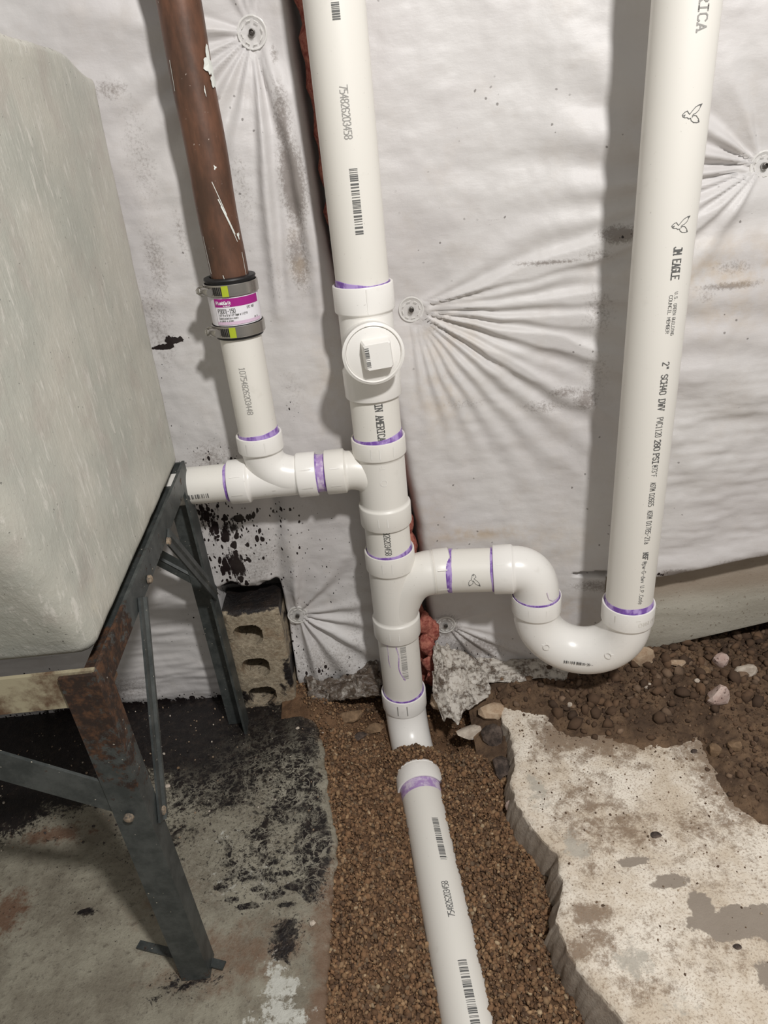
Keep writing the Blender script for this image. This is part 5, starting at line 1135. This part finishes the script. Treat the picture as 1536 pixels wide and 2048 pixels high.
on_soil('stone', 'small buff pebble poking from the soil right of the tan half-round stone', .424, -.068, .010, (1.3, .8, .6), 8, M_STONE_TAN)
on_soil('stone_chip', 'small grey pebble on the soil below the trap', .365, -.104, .006, (1.1, .9, .8), 9, M_STONE_PALE)
on_soil('stone', 'olive-brown lump in the soil just right of the wedge-shaped stone', .440, -.222, .010, (1.2, .9, .7), 10, M_STONE_BR)
on_soil('stone_chip', 'small rounded pebble left of the trap on the dirty slab', .245, -.115, .0055, (.9, .9, .9), 11, M_STONE_PALE)
stone_thing('pebble', 'black flat oval pebble lying on the middle of the pale slab', (.289, -.335, .0012), .0080, (1.05, .62, .22), 12, M_STONE_DARK, 'pebble')
stone_thing('pebble', 'small dark pebble at the top corner of the pale slab, by the soil edge', (.388, -.216, .0018), .0050, (1.1, .7, .45), 13, M_STONE_DARK, 'pebble')
stone_thing('pebble', 'tiny dark pebble low on the pale slab, near the grey bare patch', (.322, -.473, .0012), .0042, (1.1, .8, .35), 14, M_STONE_DARK, 'pebble')
# rubble where the floor was broken out
def tz(x, y): return float(trench_z(np.array([x]), np.array([y]))[0])
stone_thing('rubble', 'tan broken stone just right of the sweep elbow, under the torn facing', (.056, -.058, -.010), .020, (.85, .8, 1.1), 21, M_STONE_TAN, 'rubble')
stone_thing('rubble', 'tan slab fragment below the torn facing flap, left of the white paint patch', (.135, -.092, -.008), .020, (1.2, .9, .8), 22, M_STONE_TAN, 'rubble', rough=.4)
stone_thing('rubble', 'dark layered concrete chunk in the broken slab edge, upper one', (.128, -.128, -.028), .021, (.95, 1.0, 1.1), 23, M_STONE_DARK, 'rubble', rough=.6)
stone_thing('rubble', 'dark concrete chunk in the broken slab edge, lower one beside the gravel', (.130, -.178, -.034), .017, (.9, 1.1, .9), 24, M_STONE_DARK, 'rubble', rough=.5)
stone_thing('rubble', 'greyish-white smooth stone in the dark hollow right of the elbow', (.098, -.108, -.032), .018, (1.3, .8, .7), 25, M_STONE_PALE, 'rubble')
stone_thing('rubble', 'flat grey-brown stone in the trench, left of the elbow', (-.073, -.096, tz(-.073, -.096) + .004), .011, (1.3, .8, .5), 26, M_STONE_DARK, 'rubble')
stone_thing('rubble', 'rust-brown lump at the foot of the crumpled left blanket', (-.085, -.070, tz(-.085, -.07) + .004), .015, (1.6, .8, .55), 27, M_STONE_BR, 'rubble', rough=.6)
stone_thing('rubble', 'brown crust left of the sweep elbow, close under the blanket', (-.050, -.078, tz(-.05, -.078) + .004), .013, (1.3, .8, .6), 28, M_STONE_BR, 'rubble', rough=.6)
stone_thing('rubble', 'small pink-brown stone stuck in the broken edge of the right slab', (.130, -.250, -.030), .010, (.8, .9, 1), 29, M_STONE_PINK, 'rubble')
for i, (x, y, r, lab) in enumerate([(-.341, -.184, .0042, 'white crumb on the black tar right of the front stand leg'), (-.128, -.403, .0045, 'white square chip on the stained floor beside the trench'), (-.163, -.098, .0036, 'white speck on the tarry floor by the cinder block'), (-.333, -.152, .0026, 'tiny reddish chip on the tar behind the front stand leg')]):
    stone_thing('concrete_chip', lab, (x, y, r * .55), r, (1.1, .9, .7), 40 + i, M_STONE_PALE if i < 3 else M_STONE_BR, 'chip', sub=1)
